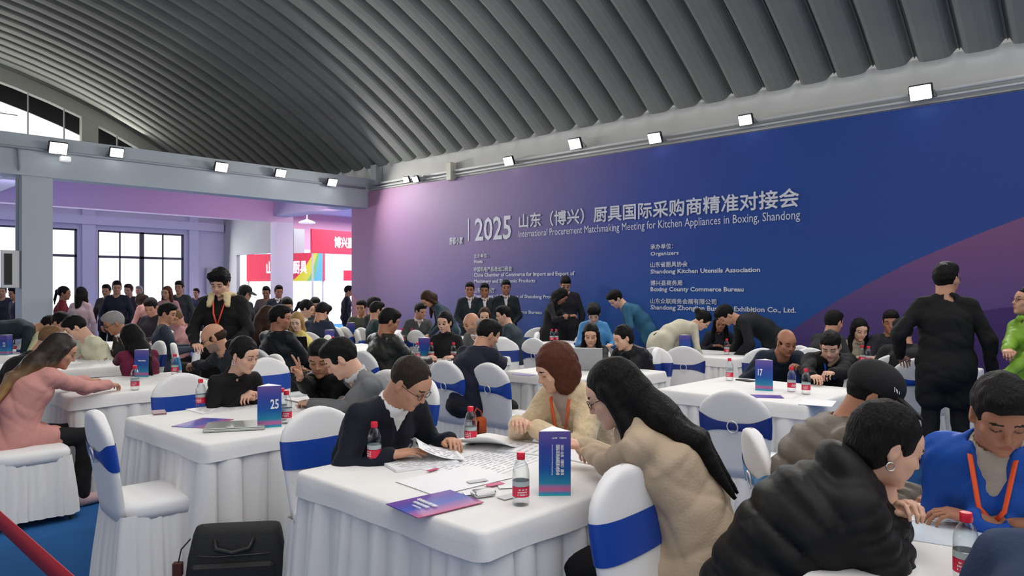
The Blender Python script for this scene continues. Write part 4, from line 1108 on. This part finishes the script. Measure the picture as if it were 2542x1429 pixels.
# ------------------------------------------------------------------ chairs: top pixel, facing (0 away, 90 right, 180 to camera, -90 left)
XP, YP, YN, XN = 43.5, -46.5, 133.5, -136.5
for a_ in [(1545, 1152, YN-2, 'white covered chair with broad royal blue band at the front, right of centre', 'royal'),
           (788, 1007, YN, 'white covered chair with royal blue band behind the suited man in glasses', 'royal'),
           (452, 925, YN, 'white covered chair with blue band left of the bun-haired woman', 'royal'),
           (236, 1016, XP+4, 'empty white covered chair in the left foreground with full pleated skirt', 'royal'),
           (1868, 1062, 95, 'cream chair cover seen edge-on behind the black puffer coat', 'light'),
           (1104, 893, XP, 'empty covered chair with ringed blue sash left of the navy man', 'royal'),
           (1213, 899, XP, 'covered chair with ringed blue sash under the seated navy man', 'royal'),
           (1820, 966, XP-8, 'empty covered chair with ringed navy sash in front of the number 17 table', 'navy'),
           (1697, 858, XP-22, 'empty covered chair with ringed navy sash facing the backdrop table', 'navy'),
           (1632, 862, 120, 'covered chair seen half edge-on right of the laptop women', 'navy'),
           (2225, 878, XP-30, 'covered chair with ringed navy sash beside the standing man in black', 'navy'),
           (2170, 898, -120, 'chair cover edge left of the standing man in black', 'navy'),
           (660, 886, YN, 'covered chair with blue band right of the bun-haired woman', 'royal'),
           (430, 850, 60, 'covered chair with light and dark blue sash at left centre', 'light'),
           (408, 832, 70, 'small covered chair beside the seated grey-jacket man at left', 'light'),
           (1325, 838, XP, 'small covered chair with navy sash in front of the backdrop table', 'navy'),
           (1336, 812, 180, 'small covered chair by the backdrop left of the standing couple', 'royal'),
           (1245, 838, 170, 'cream covered chair right of the navy man facing the camera', 'navy'),
           (1032, 818, XP, 'small covered chair with blue sash behind the leather-jacket man', 'royal'),
           (985, 822, 100, 'small chair cover right of the leather-jacket man', 'royal'),
           (853, 808, XP, 'far covered chair with blue sash, left one of two near the passage', 'royal'),
           (897, 812, XP, 'far covered chair with blue sash, right one of two near the passage', 'royal'),
           (832, 786, XP, 'tiny far covered chair with blue seat band near the passage', 'royal'),
           (2010, 862, 180, 'covered chair between the balding man and the lanyard man', 'navy'),
           (1565, 905, 100, 'covered chair back behind the woman with hair tied at the laptop', 'navy')]:
    d_ = None
    if a_[1] < 900: d_ = min(11.5, 1802*.61/(a_[1]-714.5))
    chair_top(a_[0], a_[1], a_[2], a_[3], a_[4], .94, d_)
def chairp(px, py, d, view, label, sash='royal'):
    p = w3(px, py, d); chair(p.x, p.y, view, label, sash)
chair(1.27, 5.72, XP, 'covered chair under the woman in the pink jacket', 'royal')
chair(2.86, 1.28, -60, 'covered chair under the woman in the beige blazer', 'royal')
chair(3.35, 2.42, XN, 'covered chair under the woman in the fluffy beige coat', 'royal')

# ------------------------------------------------------------------ people
def P(px, py, d, body, **k): return person(px, py, d, body, **k)
BLK = (24, 24, 28)
# foreground table
P(1018, 950, 3.42, YN-4, look=YN-22, pitch=38, top=(15, 19, 32), hair='crew', hc='crewbrown', cut=.8, glasses=True, chub=.7, tone='mid', hands=[(1118, 1092, .80), (972, 1128, .80)], poses=('rest', 'flat'), legs=(25, 26, 34), label='man in navy suit and glasses reading papers at the foreground table', roll=4)
P(1378, 915, 3.85, XN, look=XN+28, pitch=24, scale=1.0, top=(208, 186, 150), kind='fleece', hair='bob', hc='red', sex='f', tone='light', cut=.9, inner=(176, 160, 150), chub=.8, lanyard=(240, 90, 35), hands=[(1330, 1062, .84), (1285, 1052, .86)], poses=('hold', 'hold'), label='auburn-haired woman in a fluffy beige coat with orange lanyard', roll=-5)
P(1524, 978, 2.78, -66, look=-76, pitch=26, scale=1.03, collar='stand', top=(178, 158, 134), kind='wool', hair='longb', hc='black', sex='f', tone='light', hands=[(1440, 1120, .82), (1445, 1105, .86)], poses=('hold', 'hold'), flare=.045, chub=.6, legs=(14, 14, 16), glasses=True, label='long-haired woman in a beige blazer seen from behind at the foreground table')
# lower right table
P(2200, 1105, 2.2, 99, look=95, pitch=22, scale=1.0, top=(17, 17, 18), kind='shell', puff=.020, collar='hood', hair='tie', hc='black', sex='f', tone='light', hands=[(2225, 1285, .86), (2200, 1275, .88)], poses=('hold', 'hold'), earring=True, flare=.055, legs=(18, 18, 20), chub=1.0, label='woman in a black puffer coat with hoop earring, hands clasped')
P(2168, 984, 2.9, 100, look=112, pitch=30, top=(98, 88, 78), kind='shell', puff=.02, hair='crew', extra='cap', tone='tan', hands=[('d', 2270, 1235, 2.75), ('d', 2290, 1225, 2.8)], label='person in a black baseball cap and brown puffer jacket')
P(2484, 1028, 2.32, XN, look=-160, pitch=30, top=(24, 76, 165), kind='shell', hair='short', cut=.8, inner=(170, 160, 150), tone='tan', collar='stand', lanyard=(235, 90, 45), hands=[(2420, 1285, .80), (2500, 1290, .80)], label='man in a bright blue jacket leaning in at the lower right', chub=.3)
P(2735, 1215, 1.66, XP, look=XP, pitch=30, top=(44, 58, 84), kind='wool', hair='short', lod=1, hands=[('l', -.15, .42, .84), ('l', .15, .42, .84)], label='person in a dark blue checked jacket cut off by the right edge')
# table 25
P(606, 882, 4.85, YN, look=112, pitch=18, top=(14, 13, 14), hair='bun', sex='f', tone='light', hands=[(628, 990, .80), (598, 990, .81)], poses=('hold', 'hold'), lod=0, earring=True, label='woman in black with her hair in a bun at the number 25 table')
P(796, 890, 4.95, XN-4, look=180, pitch=22, top=(18, 20, 21), kind='shell', hair='short', tone='mid', hands=[(772, 968, .83), ('d', 742, 940, 4.62)], poses=('fist', 'v'), lod=0, collar='stand', label='man in a black jacket making a V sign')
P(846, 890, 4.62, XN+14, look=-98, pitch=36, top=(112, 114, 116), hair='short', tone='light', cut=.7, inner=(190, 190, 190), hands=[(770, 1000, .80), (848, 995, .79)], poses=('hold', 'hold'), lod=0, label='man in a grey wool coat leaning over the number 25 table')
# left
P(150, 872, 5.15, XP-8, look=60, pitch=25, scale=.98, top=(196, 140, 132), kind='wool', hair='longb', hc='ombre', sex='f', hands=[(250, 948, .80), (292, 958, .80)], chub=.6, legs=(16, 16, 19), flare=.02, lod=0, shoe=(190, 160, 160), label='woman in a pink jacket with long ombre hair seen from behind')
P(128, 846, 6.15, XP, look=60, pitch=30, top=(13, 13, 15), hair='crew', hc='lightbrown', tone='mid', chub=.5, label='person in black with light brown cropped hair behind the woman in pink')
P(530, 838, 6.35, XN, look=-110, pitch=28, top=(36, 40, 48), hair='bald', hc='brown', extra='beard', tone='mid', glasses=True, hands=[(500, 905, .82), (480, 905, .82)], poses=('hold', 'hold'), label='bald bearded man with glasses below the standing young man')
P(546, 702, 6.9, 176, look=180, pitch=26, mode='stand', top=(15, 14, 15), hair='fluffy', tone='light', collar='stand', fur=(205, 185, 140), lanyard=(230, 80, 50), badge=(225, 90, 70), legs=(26, 26, 30), hands=[('l', -.16, .30, 1.02), ('l', .16, .30, 1.02)], chub=.5, flare=.02, label='standing young man in a black coat with cream collar and orange lanyard', lod=0)
P(325, 838, 6.75, YP, look=-70, pitch=30, top=(104, 28, 58), kind='knit', hair='longb', hc='black', sex='f', tone='tan', hands=[(290, 890, .80), (300, 892, .80)], label='woman in a maroon sweater with long black hair')
P(188, 812, 7.9, XN-8, look=-120, pitch=38, top=(214, 212, 184), kind='knit', hair='short', tone='light', hands=[(215, 885, .78), (230, 885, .78)], label='man in a cream sweater leaning left')
P(283, 802, 8.1, XN, look=-130, pitch=28, top=(40, 40, 42), hair='short', hc='grey', tone='tan', glasses=True, cut=.8, hands=[(235, 882, .79), (265, 884, .79)], label='grey-haired man in a dark vest leaning on the table')
P(120, 808, 9.2, 60, look=60, pitch=60, mode='bend', top=(30, 44, 50), hair='short', hc='black', label='person in dark green bending deeply at the left edge')
P(150, 800, 8.9, 120, look=100, pitch=30, top=(196, 190, 150), kind='knit', hair='short', hc='black', label='person in pale yellow behind the cream sweater man')
P(415, 778, 9.0, 60, look=85, pitch=15, top=(44, 52, 66), kind='wool', hair='short', tone='mid', label='man in a dark slate jacket in profile at left centre')
P(436, 790, 10.2, -100, look=-120, pitch=45, top=(190, 140, 140), hair='short', hc='lightbrown', sex='f', label='person in dusty pink slumped over a far table')
P(203, 730, 11.5, 5, look=0, pitch=0, mode='stand', top=(196, 168, 176), hair='long', sex='f', label='woman in a pale pink coat with dark hair standing with her back turned')
P(160, 728, 12.0, 60, look=80, pitch=5, mode='stand', top=(118, 38, 42), hair='pony', sex='f', tone='tan', label='person in a dark red jacket standing by the pillar')
P(352, 748, 11.5, -60, look=-60, pitch=60, mode='bend', top=(204, 150, 144), hair='long', hc='brown', sex='f', label='woman in a pink coat bending with brown hair falling')
P(264, 722, 13.6, 180, look=170, pitch=5, mode='stand', top=(70, 62, 60), hair='short', tone='mid', label='man in a brown coat standing before the far window')
P(290, 714, 13.2, 170, look=150, pitch=5, mode='stand', top=(36, 40, 54), hair='short', tone='mid', label='taller man in dark blue standing before the far window')
P(319, 720, 14.5, 175, look=180, pitch=5, mode='stand', top=(48, 44, 52), hair='short', hc='brown', tone='mid', label='man in dark jacket right of the taller man at the window')
P(345, 722, 17.5, 180, mode='stand', pitch=0, top=(60, 55, 60), hair='short', hc='grey', sex='f', label='distant small person before the window mullion')
P(414, 727, 12.6, 175, look=185, pitch=8, mode='stand', top=(180, 130, 135), hair='long', hc='red', sex='f', label='reddish-haired woman in dusty pink standing at the window')
P(445, 714, 13.6, 185, look=175, pitch=3, mode='stand', top=(62, 66, 68), hair='short', tone='mid', label='man in a dark grey-green coat standing beside the pink-clad woman')
P(487, 727, 18.0, 180, mode='stand', pitch=0, top=(60, 64, 84), hair='short', label='distant small person near the far corner')
P(4, 722, 13, 150, mode='stand', pitch=10, top=(40, 44, 56), hair='short', label='dark-clad man cut by the left edge of the picture')
P(36, 728, 12.6, -150, mode='stand', pitch=10, top=(58, 50, 72), hair='short', label='person in dark purple beside the pillar')
P(375, 762, 10.8, -170, look=180, pitch=30, top=(44, 38, 48), hair='short', sex='f', label='dark-clad seated person behind the slate-jacket man')
# centre left back
P(696, 790, 7.5, XP-10, look=78, pitch=4, top=(22, 26, 30), kind='shell', hair='short', tone='tan', chub=.6, hands=[('l', -.15, .4, .66), ('l', .15, .4, .66)], label='stocky man in a black jacket looking to the right')
P(666, 788, 8.3, XP, look=50, pitch=20, top=(14, 14, 16), hair='longb', hc='brown', sex='f', label='long brown-haired woman seen from behind the stocky man')
P(737, 798, 9.3, XN+20, look=180, pitch=20, top=(206, 190, 110), kind='knit', hair='long', hc='blond', sex='f', tone='pale', label='blonde woman in yellow behind a black laptop')
P(610, 728, 11.0, 120, look=100, pitch=15, mode='stand', top=(34, 36, 42), hair='long', sex='f', extra='capbrim', label='woman in a black cap standing before the red sign')
P(661, 726, 13.8, 170, mode='stand', pitch=10, top=(104, 92, 92), hair='short', tone='tan', label='man in a grey-brown jacket standing under the red sign')
P(692, 724, 13.4, 170, look=150, mode='stand', pitch=5, top=(40, 44, 58), cut=.8, hair='short', tone='tan', label='man in a dark blue suit standing before the pale column')
P(712, 760, 11.0, 160, pitch=20, top=(36, 38, 48), hair='short', label='seated person with short dark hair left of the ponytail woman')
P(762, 766, 10.8, 80, look=90, pitch=20, top=(204, 210, 196), kind='knit', hair='pony', sex='f', tone='light', label='ponytail woman in a pale top facing right')
P(782, 758, 12.0, 150, pitch=15, top=(60, 60, 66), hair='short', label='dark-haired man behind the ponytail woman')
P(800, 775, 10.4, 20, look=30, pitch=30, top=(34, 42, 62), hair='fluffy', chub=.6, label='person in a navy coat seen from behind near the passage')
P(866, 722, 16.5, 80, look=80, mode='stand', pitch=8, top=(34, 34, 50), hair='short', label='thin man in a navy suit standing in profile in the bright passage', legs=(34, 34, 50))
P(897, 764, 11.8, 175, look=185, pitch=10, top=(78, 82, 66), hair='short', tone='mid', label='seated man in olive at the backdrop corner')
P(936, 770, 10.8, 70, look=60, pitch=12, top=(32, 52, 54), hair='short', tone='mid', label='seated man in a dark green jacket with white stripes')
P(928, 758, 11.6, 100, look=110, pitch=10, top=(40, 44, 44), hair='short', label='dark-haired seated man behind the green jacket')
P(966, 798, 7.3, XP, look=62, pitch=20, top=(34, 36, 32), kind='leather', hair='short', tone='tan', chub=.5, hands=[('l', -.2, .42, .80), ('l', .2, .42, .80)], label='man in a black leather jacket seen from behind')
P(1062, 742, 10.6, -100, look=-120, pitch=50, mode='bend', top=(42, 58, 70), hair='long', hc='brown', sex='f', legs=(92, 112, 138), label='woman in a dark teal jacket and jeans bending over')
P(1044, 772, 11.5, 160, look=130, pitch=15, top=(74, 76, 78), hair='short', tone='mid', cut=.8, label='seated man in a grey jacket left of the bending jeans woman')
P(1104, 800, 8.2, 185, look=-160, pitch=12, top=(18, 18, 20), kind='knit', hair='tie', sex='f', tone='light', collar='stand', label='woman in a black turtleneck left of the bald man')
P(1170, 802, 8.7, XN-5, look=-125, pitch=22, top=(96, 98, 102), hair='bald', hc='grey', tone='mid', cut=.8, extra='beard', label='bald man in a grey jacket and tie')
P(1212, 830, 6.35, XP-2, look=62, pitch=26, top=(20, 24, 42), hair='short', tone='mid', chub=.7, hands=[(1262, 905, .80), (1275, 902, .80)], poses=('hold', 'hold'), legs=(20, 20, 26), label='man in a dark navy suit sitting with his back turned in the centre')
for px_, py_, lo_, hi_, lb in ((1166, 719, 180, 3, 'left one of three suited men standing before the backdrop'), (1203, 721, 180, 2, 'middle one of three suited men standing before the backdrop'), (1256, 714, 175, 0, 'right one of three suited men standing before the backdrop')):
    P(px_, py_, 12.0, 175, look=lo_, pitch=6, mode='stand', top=(30, 40, 44), cut=1.1, inner=(210, 210, 215), hair='short', tone='tan', label=lb, hands=[('l', -.10, .22, .98), ('l', .10, .22, .98)])
P(1203, 785, 9.9, 190, look=180, pitch=8, top=(150, 140, 130), hair='long', hc='brown', sex='f', tone='light', label='smiling brown-haired woman behind the bald man')
P(1250, 782, 10.2, -80, look=-95, pitch=12, top=(48, 60, 66), hair='short', tone='light', chub=.5, label='man in a dark teal coat hunched to the left by the backdrop')
P(1404, 706, 11.3, 185, look=180, pitch=30, mode='stand', top=(34, 34, 38), cut=.9, hair='short', tone='mid', flare=.02, label='tall man in a long dark coat with white lanyard by the backdrop')
P(1393, 735, 10.9, 120, look=100, pitch=45, mode='stand', lean=12, top=(24, 24, 28), hair='long', sex='f', tone='tan', flare=.03, hands=[('d', 1405, 782, 10.6), ('d', 1415, 784, 10.6)], poses=('hold', 'hold'), label='long-haired woman in a black coat looking at a phone')
P(1528, 742, 10.2, -85, look=-110, pitch=45, mode='bend', top=(46, 96, 124), hair='short', tone='light', legs=(30, 62, 104), label='man in a teal jacket bending over by the backdrop')
P(1474, 778, 9.8, 170, look=190, pitch=40, top=(70, 130, 180), kind='shell', hair='fluffy', sex='f', tone='light', label='person in a light blue jacket below the teal-jacket man')
P(1467, 832, 7.55, 186, look=190, pitch=16, top=(18, 17, 19), kind='knit', hair='long', sex='f', tone='light', lanyard=(235, 80, 40), hands=[(1488, 905, .80), (1440, 905, .80)], label='woman with long black hair behind an open grey laptop', lod=0)
P(1546, 838, 7.15, XN, look=-112, pitch=22, top=(24, 25, 32), kind='shell', hair='tie', sex='f', tone='light', chub=.7, hands=[(1500, 905, .80), (1520, 905, .80)], label='woman in a dark jacket with tied hair facing the laptop', lod=0)
P(1744, 795, 8.9, 75, look=105, pitch=50, mode='bend', top=(190, 184, 162), hair='bun', sex='f', tone='light', flare=.02, label='woman in a cream coat bending over the backdrop table')
P(1802, 782, 8.8, -85, look=-95, pitch=55, mode='bend', top=(26, 28, 32), hair='short', tone='mid', chub=.6, flare=.02, label='man in a black coat bending over from the right')
P(1788, 800, 9.5, 180, look=190, pitch=20, top=(34, 36, 46), hair='long', sex='f', tone='tan', label='seated person hidden between the two bending people')
P(1952, 850, 6.75, 182, look=170, pitch=20, top=(26, 38, 52), kind='knit', hair='bald', hc='black', tone='tan', chub=.6, hands=[(1985, 915, .82), (1880, 918, .80)], poses=('hold', 'rest'), lod=0, label='balding man in a dark navy sweater at the number 17 table')
P(2062, 858, 6.25, 186, look=-148, pitch=32, top=(13, 13, 15), hair='short', tone='light', chub=.6, lanyard=(40, 90, 200), collar='stand', hands=[(2035, 945, .82), (2020, 935, .83)], poses=('hold', 'hold'), lod=0, label='man in black with a blue lanyard at the number 17 table')
P(2070, 800, 7.9, 70, look=60, pitch=15, top=(40, 42, 44), hair='short', hc='black', tone='mid', label='man seen from behind above the blue lanyard man')
P(2134, 818, 7.9, 180, look=185, pitch=22, top=(176, 164, 146), hair='long', sex='f', tone='light', label='long-haired woman in beige sitting by the plum printed hill')
P(2212, 800, 7.8, 180, look=-150, pitch=10, top=(40, 40, 48), hair='short', tone='tan', label='man half hidden behind the seated black-clad back')
P(2240, 825, 6.9, 15, look=5, pitch=10, top=(22, 23, 25), hair='short', chub=.6, label='man in black sitting with his back to the camera right of centre')
P(2350, 693, 5.75, 22, look=62, pitch=0, mode='stand', top=(14, 14, 16), hair='short', tone='mid', chub=.5, glasses=True, collar='stand', hands=[('l', -.30, .12, .98), ('l', .32, .02, .86)], legs=(20, 20, 22), label='tall man in a black suit standing with his back turned', lod=0, flare=.015)
P(2552, 748, 5.3, -95, look=-80, pitch=-8, mode='stand', top=(118, 158, 52), kind='shell', hair='tie', sex='f', tone='mid', glasses=True, collar='stand', hands=[('l', -.2, .42, 1.02), ('d', 2495, 885, 5.0)], poses=('hold', 'hold'), label='woman in a lime green jacket at the right edge', lod=0)

n0 = [o for o in bpy.data.objects if o.name.startswith('banquet_chair') and o.parent is None]
for x_, y_, v_, lb in SEATED:
    be = R(v_); fd = FW*math.cos(be)+RT*math.sin(be)
    if any((o.location.x-x_)**2+(o.location.y-y_)**2 < .36**2 for o in n0) or 'cut off' in lb or 'maroon' in lb or x_ > 8.6: continue
    chair(x_+fd[0]*.03, y_+fd[1]*.03, v_, 'chair under the '+' '.join(lb.split()[:13]), rng.choice(('royal', 'royal', 'navy')))
# ------------------------------------------------------------------ things on the tables
for b_ in [(929, 1152, 'water bottle in front of the suited man'), (1168, 1102, 'water bottle at the far corner of the foreground table'), (1293, 1252, 'water bottle nearest the camera on the foreground table'),
           (2398, 1448, 'large near water bottle at the lower right corner'), (498, 1012, 'water bottle in front of the bun-haired woman'), (711, 1050, 'water bottle just right of the number 25 box'), (700, 1042, 'half hidden water bottle behind the number 25 box'),
           (335, 968, 'water bottle near the pink sleeve'), (434, 930, 'water bottle right of the tall blue box at left'), (1811, 944, 'water bottle left of the number 17 box'), (1965, 972, 'water bottle right of the number 17 box'), (2001, 978, 'water bottle nearest the edge on the number 17 table')]:
    bottle(b_[0], b_[1], b_[2])
for b_ in [(40, 880, 'left one of two bottles behind the number 22 box', 9.0), (1036, 878, 'water bottle left of the purple box in the middle', 8.0), (1044, 876, 'second water bottle left of the purple box in the middle', 8.2), (1071, 880, 'water bottle right of the purple box in the middle', 8.0), (1126, 880, 'water bottle in front of the black turtleneck woman', 8.0),
           (1370, 838, 'left bottle of the pair before the standing couple', 10.6), (1381, 838, 'right bottle of the pair before the standing couple', 10.6), (1804, 868, 'bottle on the backdrop table under the bending man', 8.6), (1668, 858, 'bottle at the left end of the backdrop table', 9.2), (2140, 866, 'left bottle behind the blue lanyard man', 7.6), (2156, 870, 'right bottle behind the blue lanyard man', 7.5), (450, 812, 'far bottle beside the dusty pink person', 10.6), (998, 816, 'left far bottle near the jeans woman', 10.8), (1022, 818, 'right far bottle near the jeans woman', 10.8), (826, 838, 'bottle near the purple box by the black laptop', 9.0)]:
    p = w3(b_[0], b_[1], b_[3]); o = bottle(0, 0, b_[2], d=1); o.location = (p.x, p.y, TZ)
V_ = [(0, '2025 山东（博兴）厨具', .022, .195, .115, .013, True), (0, '国际采购商精准对接会', .004, .195, .115, .015, True), (0, 'International Procurement Matchmaking Meeting', -.013, .195, .115, .006, True), (0, '山东（博兴）', -.01, .218, .055, .006, False)]
number_stand(1375, 1224, 178, 'tall violet and blue folded sign card on the foreground table', V_, .122, .245)
number_stand(668, 1058, 158, 'tall two-faced blue number box in front of the closed laptop', [(0, '25', .005, .105, .045, .055, False), (2, '国际采购商精准对接会', .004, .19, .12, .012, True)])
number_stand(1898, 968, 205, 'blue number box in front of the balding man', [(0, '17', -.045, .115, .034, .052, False), (1, '精准对接会', -.02, .14, .03, .008, False)])
number_stand(357, 934, 186, 'plain blue sign box behind the bottle at left', [(0, '国际采购商', -.025, .14, .07, .01, False)], .13, .24)
e_ = number_stand(16, 884, 200, 'blue number box at the left edge of the picture', [(0, '22', -.01, .10, .05, .05, False)], d=8.6); e_.location.z = TZ
e_ = number_stand(1055, 880, 190, 'purple and blue sign box among three bottles', [(0, '13', .0, .10, .04, .05, False)] if False else [], d=8.1); e_.location.z = TZ
e_ = number_stand(873, 800, 180, 'small far blue sign box near the passage', [], d=11.6); e_.location.z = TZ
e_ = number_stand(820, 824, 180, 'far purple sign box behind the black laptop', [], d=9.6); e_.location.z = TZ
e_ = number_stand(1700, 858, 190, 'blue sign box under the bending woman in cream', [], d=8.6); e_.location.z = TZ
flat('brochure', 1080, 1250, .21, .285, YP-84, purple_br, 'violet brochure lying at the near corner of the foreground table', 'brochure', z=TZ+.004, txt=[('精准对接会', -.05, .02, .12, .018), ('国际采购商', -.04, .05, .09, .015), ('山东博兴', -.03, .08, .05, .008)])
flat('paper_stack', 1040, 1150, .30, .21, YN+16, paper, 'stack of printed sheets under the hand of the suited man', 'paper', th=.012, lines=10)
flat('paper_sheet', 1085, 1128, .21, .26, YN+30, paper, 'lifted printed sheet curling up from the stack', 'paper', th=.002, z=TZ+.014, lines=8, curl=.07)
flat('paper_sheet', 1200, 1148, .50, .36, YN-10, paper, 'large white sheet with grey print in the middle of the foreground table', 'paper', th=.001, lines=12)
flat('paper_sheet', 1130, 1190, .40, .28, YN+4, paper, 'white sheet with grey picture blocks near the centre of the foreground table', 'paper', th=.001, z=TZ+.002)
flat('magazine', 1215, 1108, .21, .28, YN-18, paper, 'left half of the open magazine before the fluffy coat', 'magazine', th=.006, z=TZ+.003, lines=6, curl=.05)
flat('magazine', 1320, 1115, .21, .28, YN-18, paper, 'right half of the open magazine beside the tall sign card', 'magazine', th=.006, z=TZ+.003, lines=6, curl=-.001)
flat('paper_sheet', 1460, 1135, .21, .25, YP, paper, 'white sheets under the sleeves of the beige blazer', 'paper', th=.004)
for px_, py_, w_, l_, v_, m_, lb in ((1185, 1194, .085, .035, -30, inkm, 'small grey name card in the middle of the foreground table'), (1228, 1202, .075, .035, -35, pinkink, 'small pink name card beside the grey one'), (1178, 1222, .09, .055, -20, paper, 'white card with a colourful print near the soap-like case'), (1262, 1208, .08, .045, -10, paper, 'white name card left of the nearest bottle'), (1265, 1232, .09, .05, -40, inkm, 'dark-edged card behind the nearest bottle'), (1075, 1166, .06, .02, -50, pinkink, 'magenta strip on the edge of the paper stack')):
    flat('name_card', px_, py_, w_, l_, v_, m_, lb, 'card', th=.0015, z=TZ+(.006 if px_ < 1250 else .003))
p = wz(1200, 1232, TZ); o = MB().bbox(-.045, .045, -.028, .028, 0, .022, .008).build('earphone_case', white_plastic); o.location = (p.x, p.y, TZ+.004); o.rotation_euler = (0, 0, R(-20)); tag(o, 'small white rounded earphone case on the foreground table', 'case')
flat('brochure', 505, 1050, .21, .28, YN+60, purple_br, 'violet brochure flat on the number 25 table', 'brochure')
laptop(585, 1062, YP+30, 'closed silver laptop in front of the number 25 box', open_=False, col=(.42, .44, .43))
flat('phone', 395, 1025, .15, .075, 60, mat('mauve_phone', (.25, .14, .16), .3), 'mauve phone at the left corner of the number 25 table', 'phone', th=.009)
flat('paper_sheet', 560, 1012, .42, .25, YN, paper, 'printed sheets before the bun-haired woman', 'paper', th=.003, lines=6)
flat('magazine', 790, 995, .42, .28, XN, mat('grey_magazine', (.30, .29, .30), .35), 'dark glossy magazine under the grey-coat man', 'magazine', th=.008)
flat('paper_sheet', 750, 1010, .30, .25, XN+20, paper, 'white sheets left of the dark glossy magazine', 'paper', th=.002, lines=5)
flat('brochure', 1895, 984, .15, .26, 100, purple_br, 'violet brochure before the number 17 box', 'brochure')
flat('phone', 1850, 945, .15, .075, 60, black_metal, 'black phone beside the left bottle of the number 17 table', 'phone', th=.009)
flat('brochure', 2030, 1000, .21, .28, 30, paper, 'white leaflet at the right end of the number 17 table', 'leaflet')
laptop(1455, 925, 8, 'open grey laptop in front of the long black-haired woman', d=7.05)
laptop(745, 858, 10, 'open black laptop hiding the blonde woman', d=8.7, col=(.04, .04, .045))
flat('phone', 1300, 908, .20, .10, 40, mat('violet_phone', (.10, .08, .30), .4), 'violet leaflet by the navy man hand', 'leaflet', d=6.6)
flat('plastic_sleeve', 2345, 1330, .24, .20, 30, mat('shiny_film', (.72, .80, .86), .08, spec=.8), 'shiny plastic sleeve with blue print by the clasped hands', 'folder', th=.003)
flat('paper_sheet', 2320, 1290, .26, .2, 10, paper, 'white sheets behind the shiny sleeve', 'paper', th=.002, lines=7)
flat('paper_sheet', 250, 915, .3, .2, 60, paper, 'white papers before the maroon sweater woman', 'paper', th=.004, lines=3, d=7.9)
# ------------------------------------------------------------------ black bag, orange bag, belt barrier
bg = empty('laptop_bag', (1.64, 3.41, 0), R(-38)); bg.scale = (1, 1, 1.13); tag(bg, 'black fabric laptop bag with handle standing on the carpet', 'bag')
bagm = mat('black_nylon', (.016, .016, .017), .6, bump=.3, bscale=150)
q = MB(); v = []; n_ = 28
for z, w_, t_ in ((0, .20, .045), (.01, .228, .065), (.10, .236, .075), (.22, .226, .068), (.32, .205, .052), (.345, .195, .04), (.352, .18, .02)):
    for k in range(n_):
        a = 2*math.pi*k/n_; c, s = math.cos(a), math.sin(a)
        v.append((w_*math.copysign(abs(c)**.35, c)+.02*z, t_*math.copysign(abs(s)**.6, s)+.06*z, z))
q.add(v, [(i*n_+k, i*n_+(k+1) % n_, (i+1)*n_+(k+1) % n_, (i+1)*n_+k) for i in range(6) for k in range(n_)]+[tuple(6*n_+k for k in range(n_)), tuple(range(n_))[::-1]]); q.build('bag_body', bagm, bg, sharp=50)
MB().bbox(-.19, .19, -.085, -.05, .03, .21, .015).build('front_pocket', bagm, bg, smooth=False)
MB().tube([(-.16, -.055, .24), (-.08, -.06, .235), (.08, -.06, .238), (.17, -.055, .24)], .0035, 5).build('zipper', mat('dark_zip', (.05, .05, .05), .3), bg)
MB().tube([(-.09, -.04, .30), (-.075, -.072, .27), (0, -.082, .255), (.075, -.072, .27), (.09, -.04, .30)], .010, 8).build('handle', mat('black_handle', (.02, .02, .02), .45), bg)
MB().tube([(-.21, 0, .30), (-.25, -.01, .26), (-.262, -.02, .20)], .008, 6, flat=.4).build('strap', bagm, bg)
MB().bbox(-.285, -.24, -.035, -.005, .15, .21, .004).build('strap_buckle', mat('brown_leather', (.07, .02, .015), .5), bg, smooth=False)
MB().tube([(-.262, -.02, .16), (-.27, -.03, .08), (-.25, -.04, .012), (-.18, -.10, .01)], .012, 6, flat=.3).build('strap', mat('brown_leather', (.07, .02, .015), .5), bg)
p = wz(1190, 1054, .46); o = MB().bbox(-.06, .06, -.04, .04, -.09, .05, .02).build('handbag', mat('orange_leather', (.42, .07, .015), .5)); o.location = (p.x, p.y, .47); MB().tube([(-.03, 0, .04), (-.035, .02, .09), (.0, .03, .12), (.035, .02, .09), (.03, 0, .04)], .006, 6).build('bag_strap', mat('orange_leather', (.42, .07, .015), .5), o); tag(o, 'small orange-brown leather bag hanging between two chairs behind the far bottle', 'bag')
for y_, lb in ((1.05, 'belt barrier post near the camera below the picture'), (3.35, 'belt barrier post at the left outside the picture')):
    e_ = empty('barrier_post', (.485, y_, 0)); tag(e_, lb, 'post')
    MB().lathe([(.16, 0), (.16, .015), (.04, .03), (.03, .04)], 24).build('post_base', black_metal, e_)
    MB().lathe([(.028, .03), (.028, .93), (.033, .94), (.033, 1.0), (.02, 1.01)], 16).build('post_pole', black_metal, e_)
q = MB(); n_ = 12; v = []
for i in range(n_+1):
    y = 1.08+2.24*i/n_
    v += [(.483, y, .878+.0), (.487, y, .925)]
q.add(v, [(2*i, 2*i+1, 2*i+3, 2*i+2) for i in range(n_)]); o = q.build('barrier_belt', mat('red_webbing', (.32, .008, .02), .7), None); o.modifiers.new('thickness', 'SOLIDIFY').thickness = .003; tag(o, 'red barrier belt crossing the lower left corner', 'barrier belt')
print('BUILD', round(time.time()-T0, 1), 'polys', sum(len(o.data.polygons) for o in bpy.data.objects if o.type == 'MESH'))
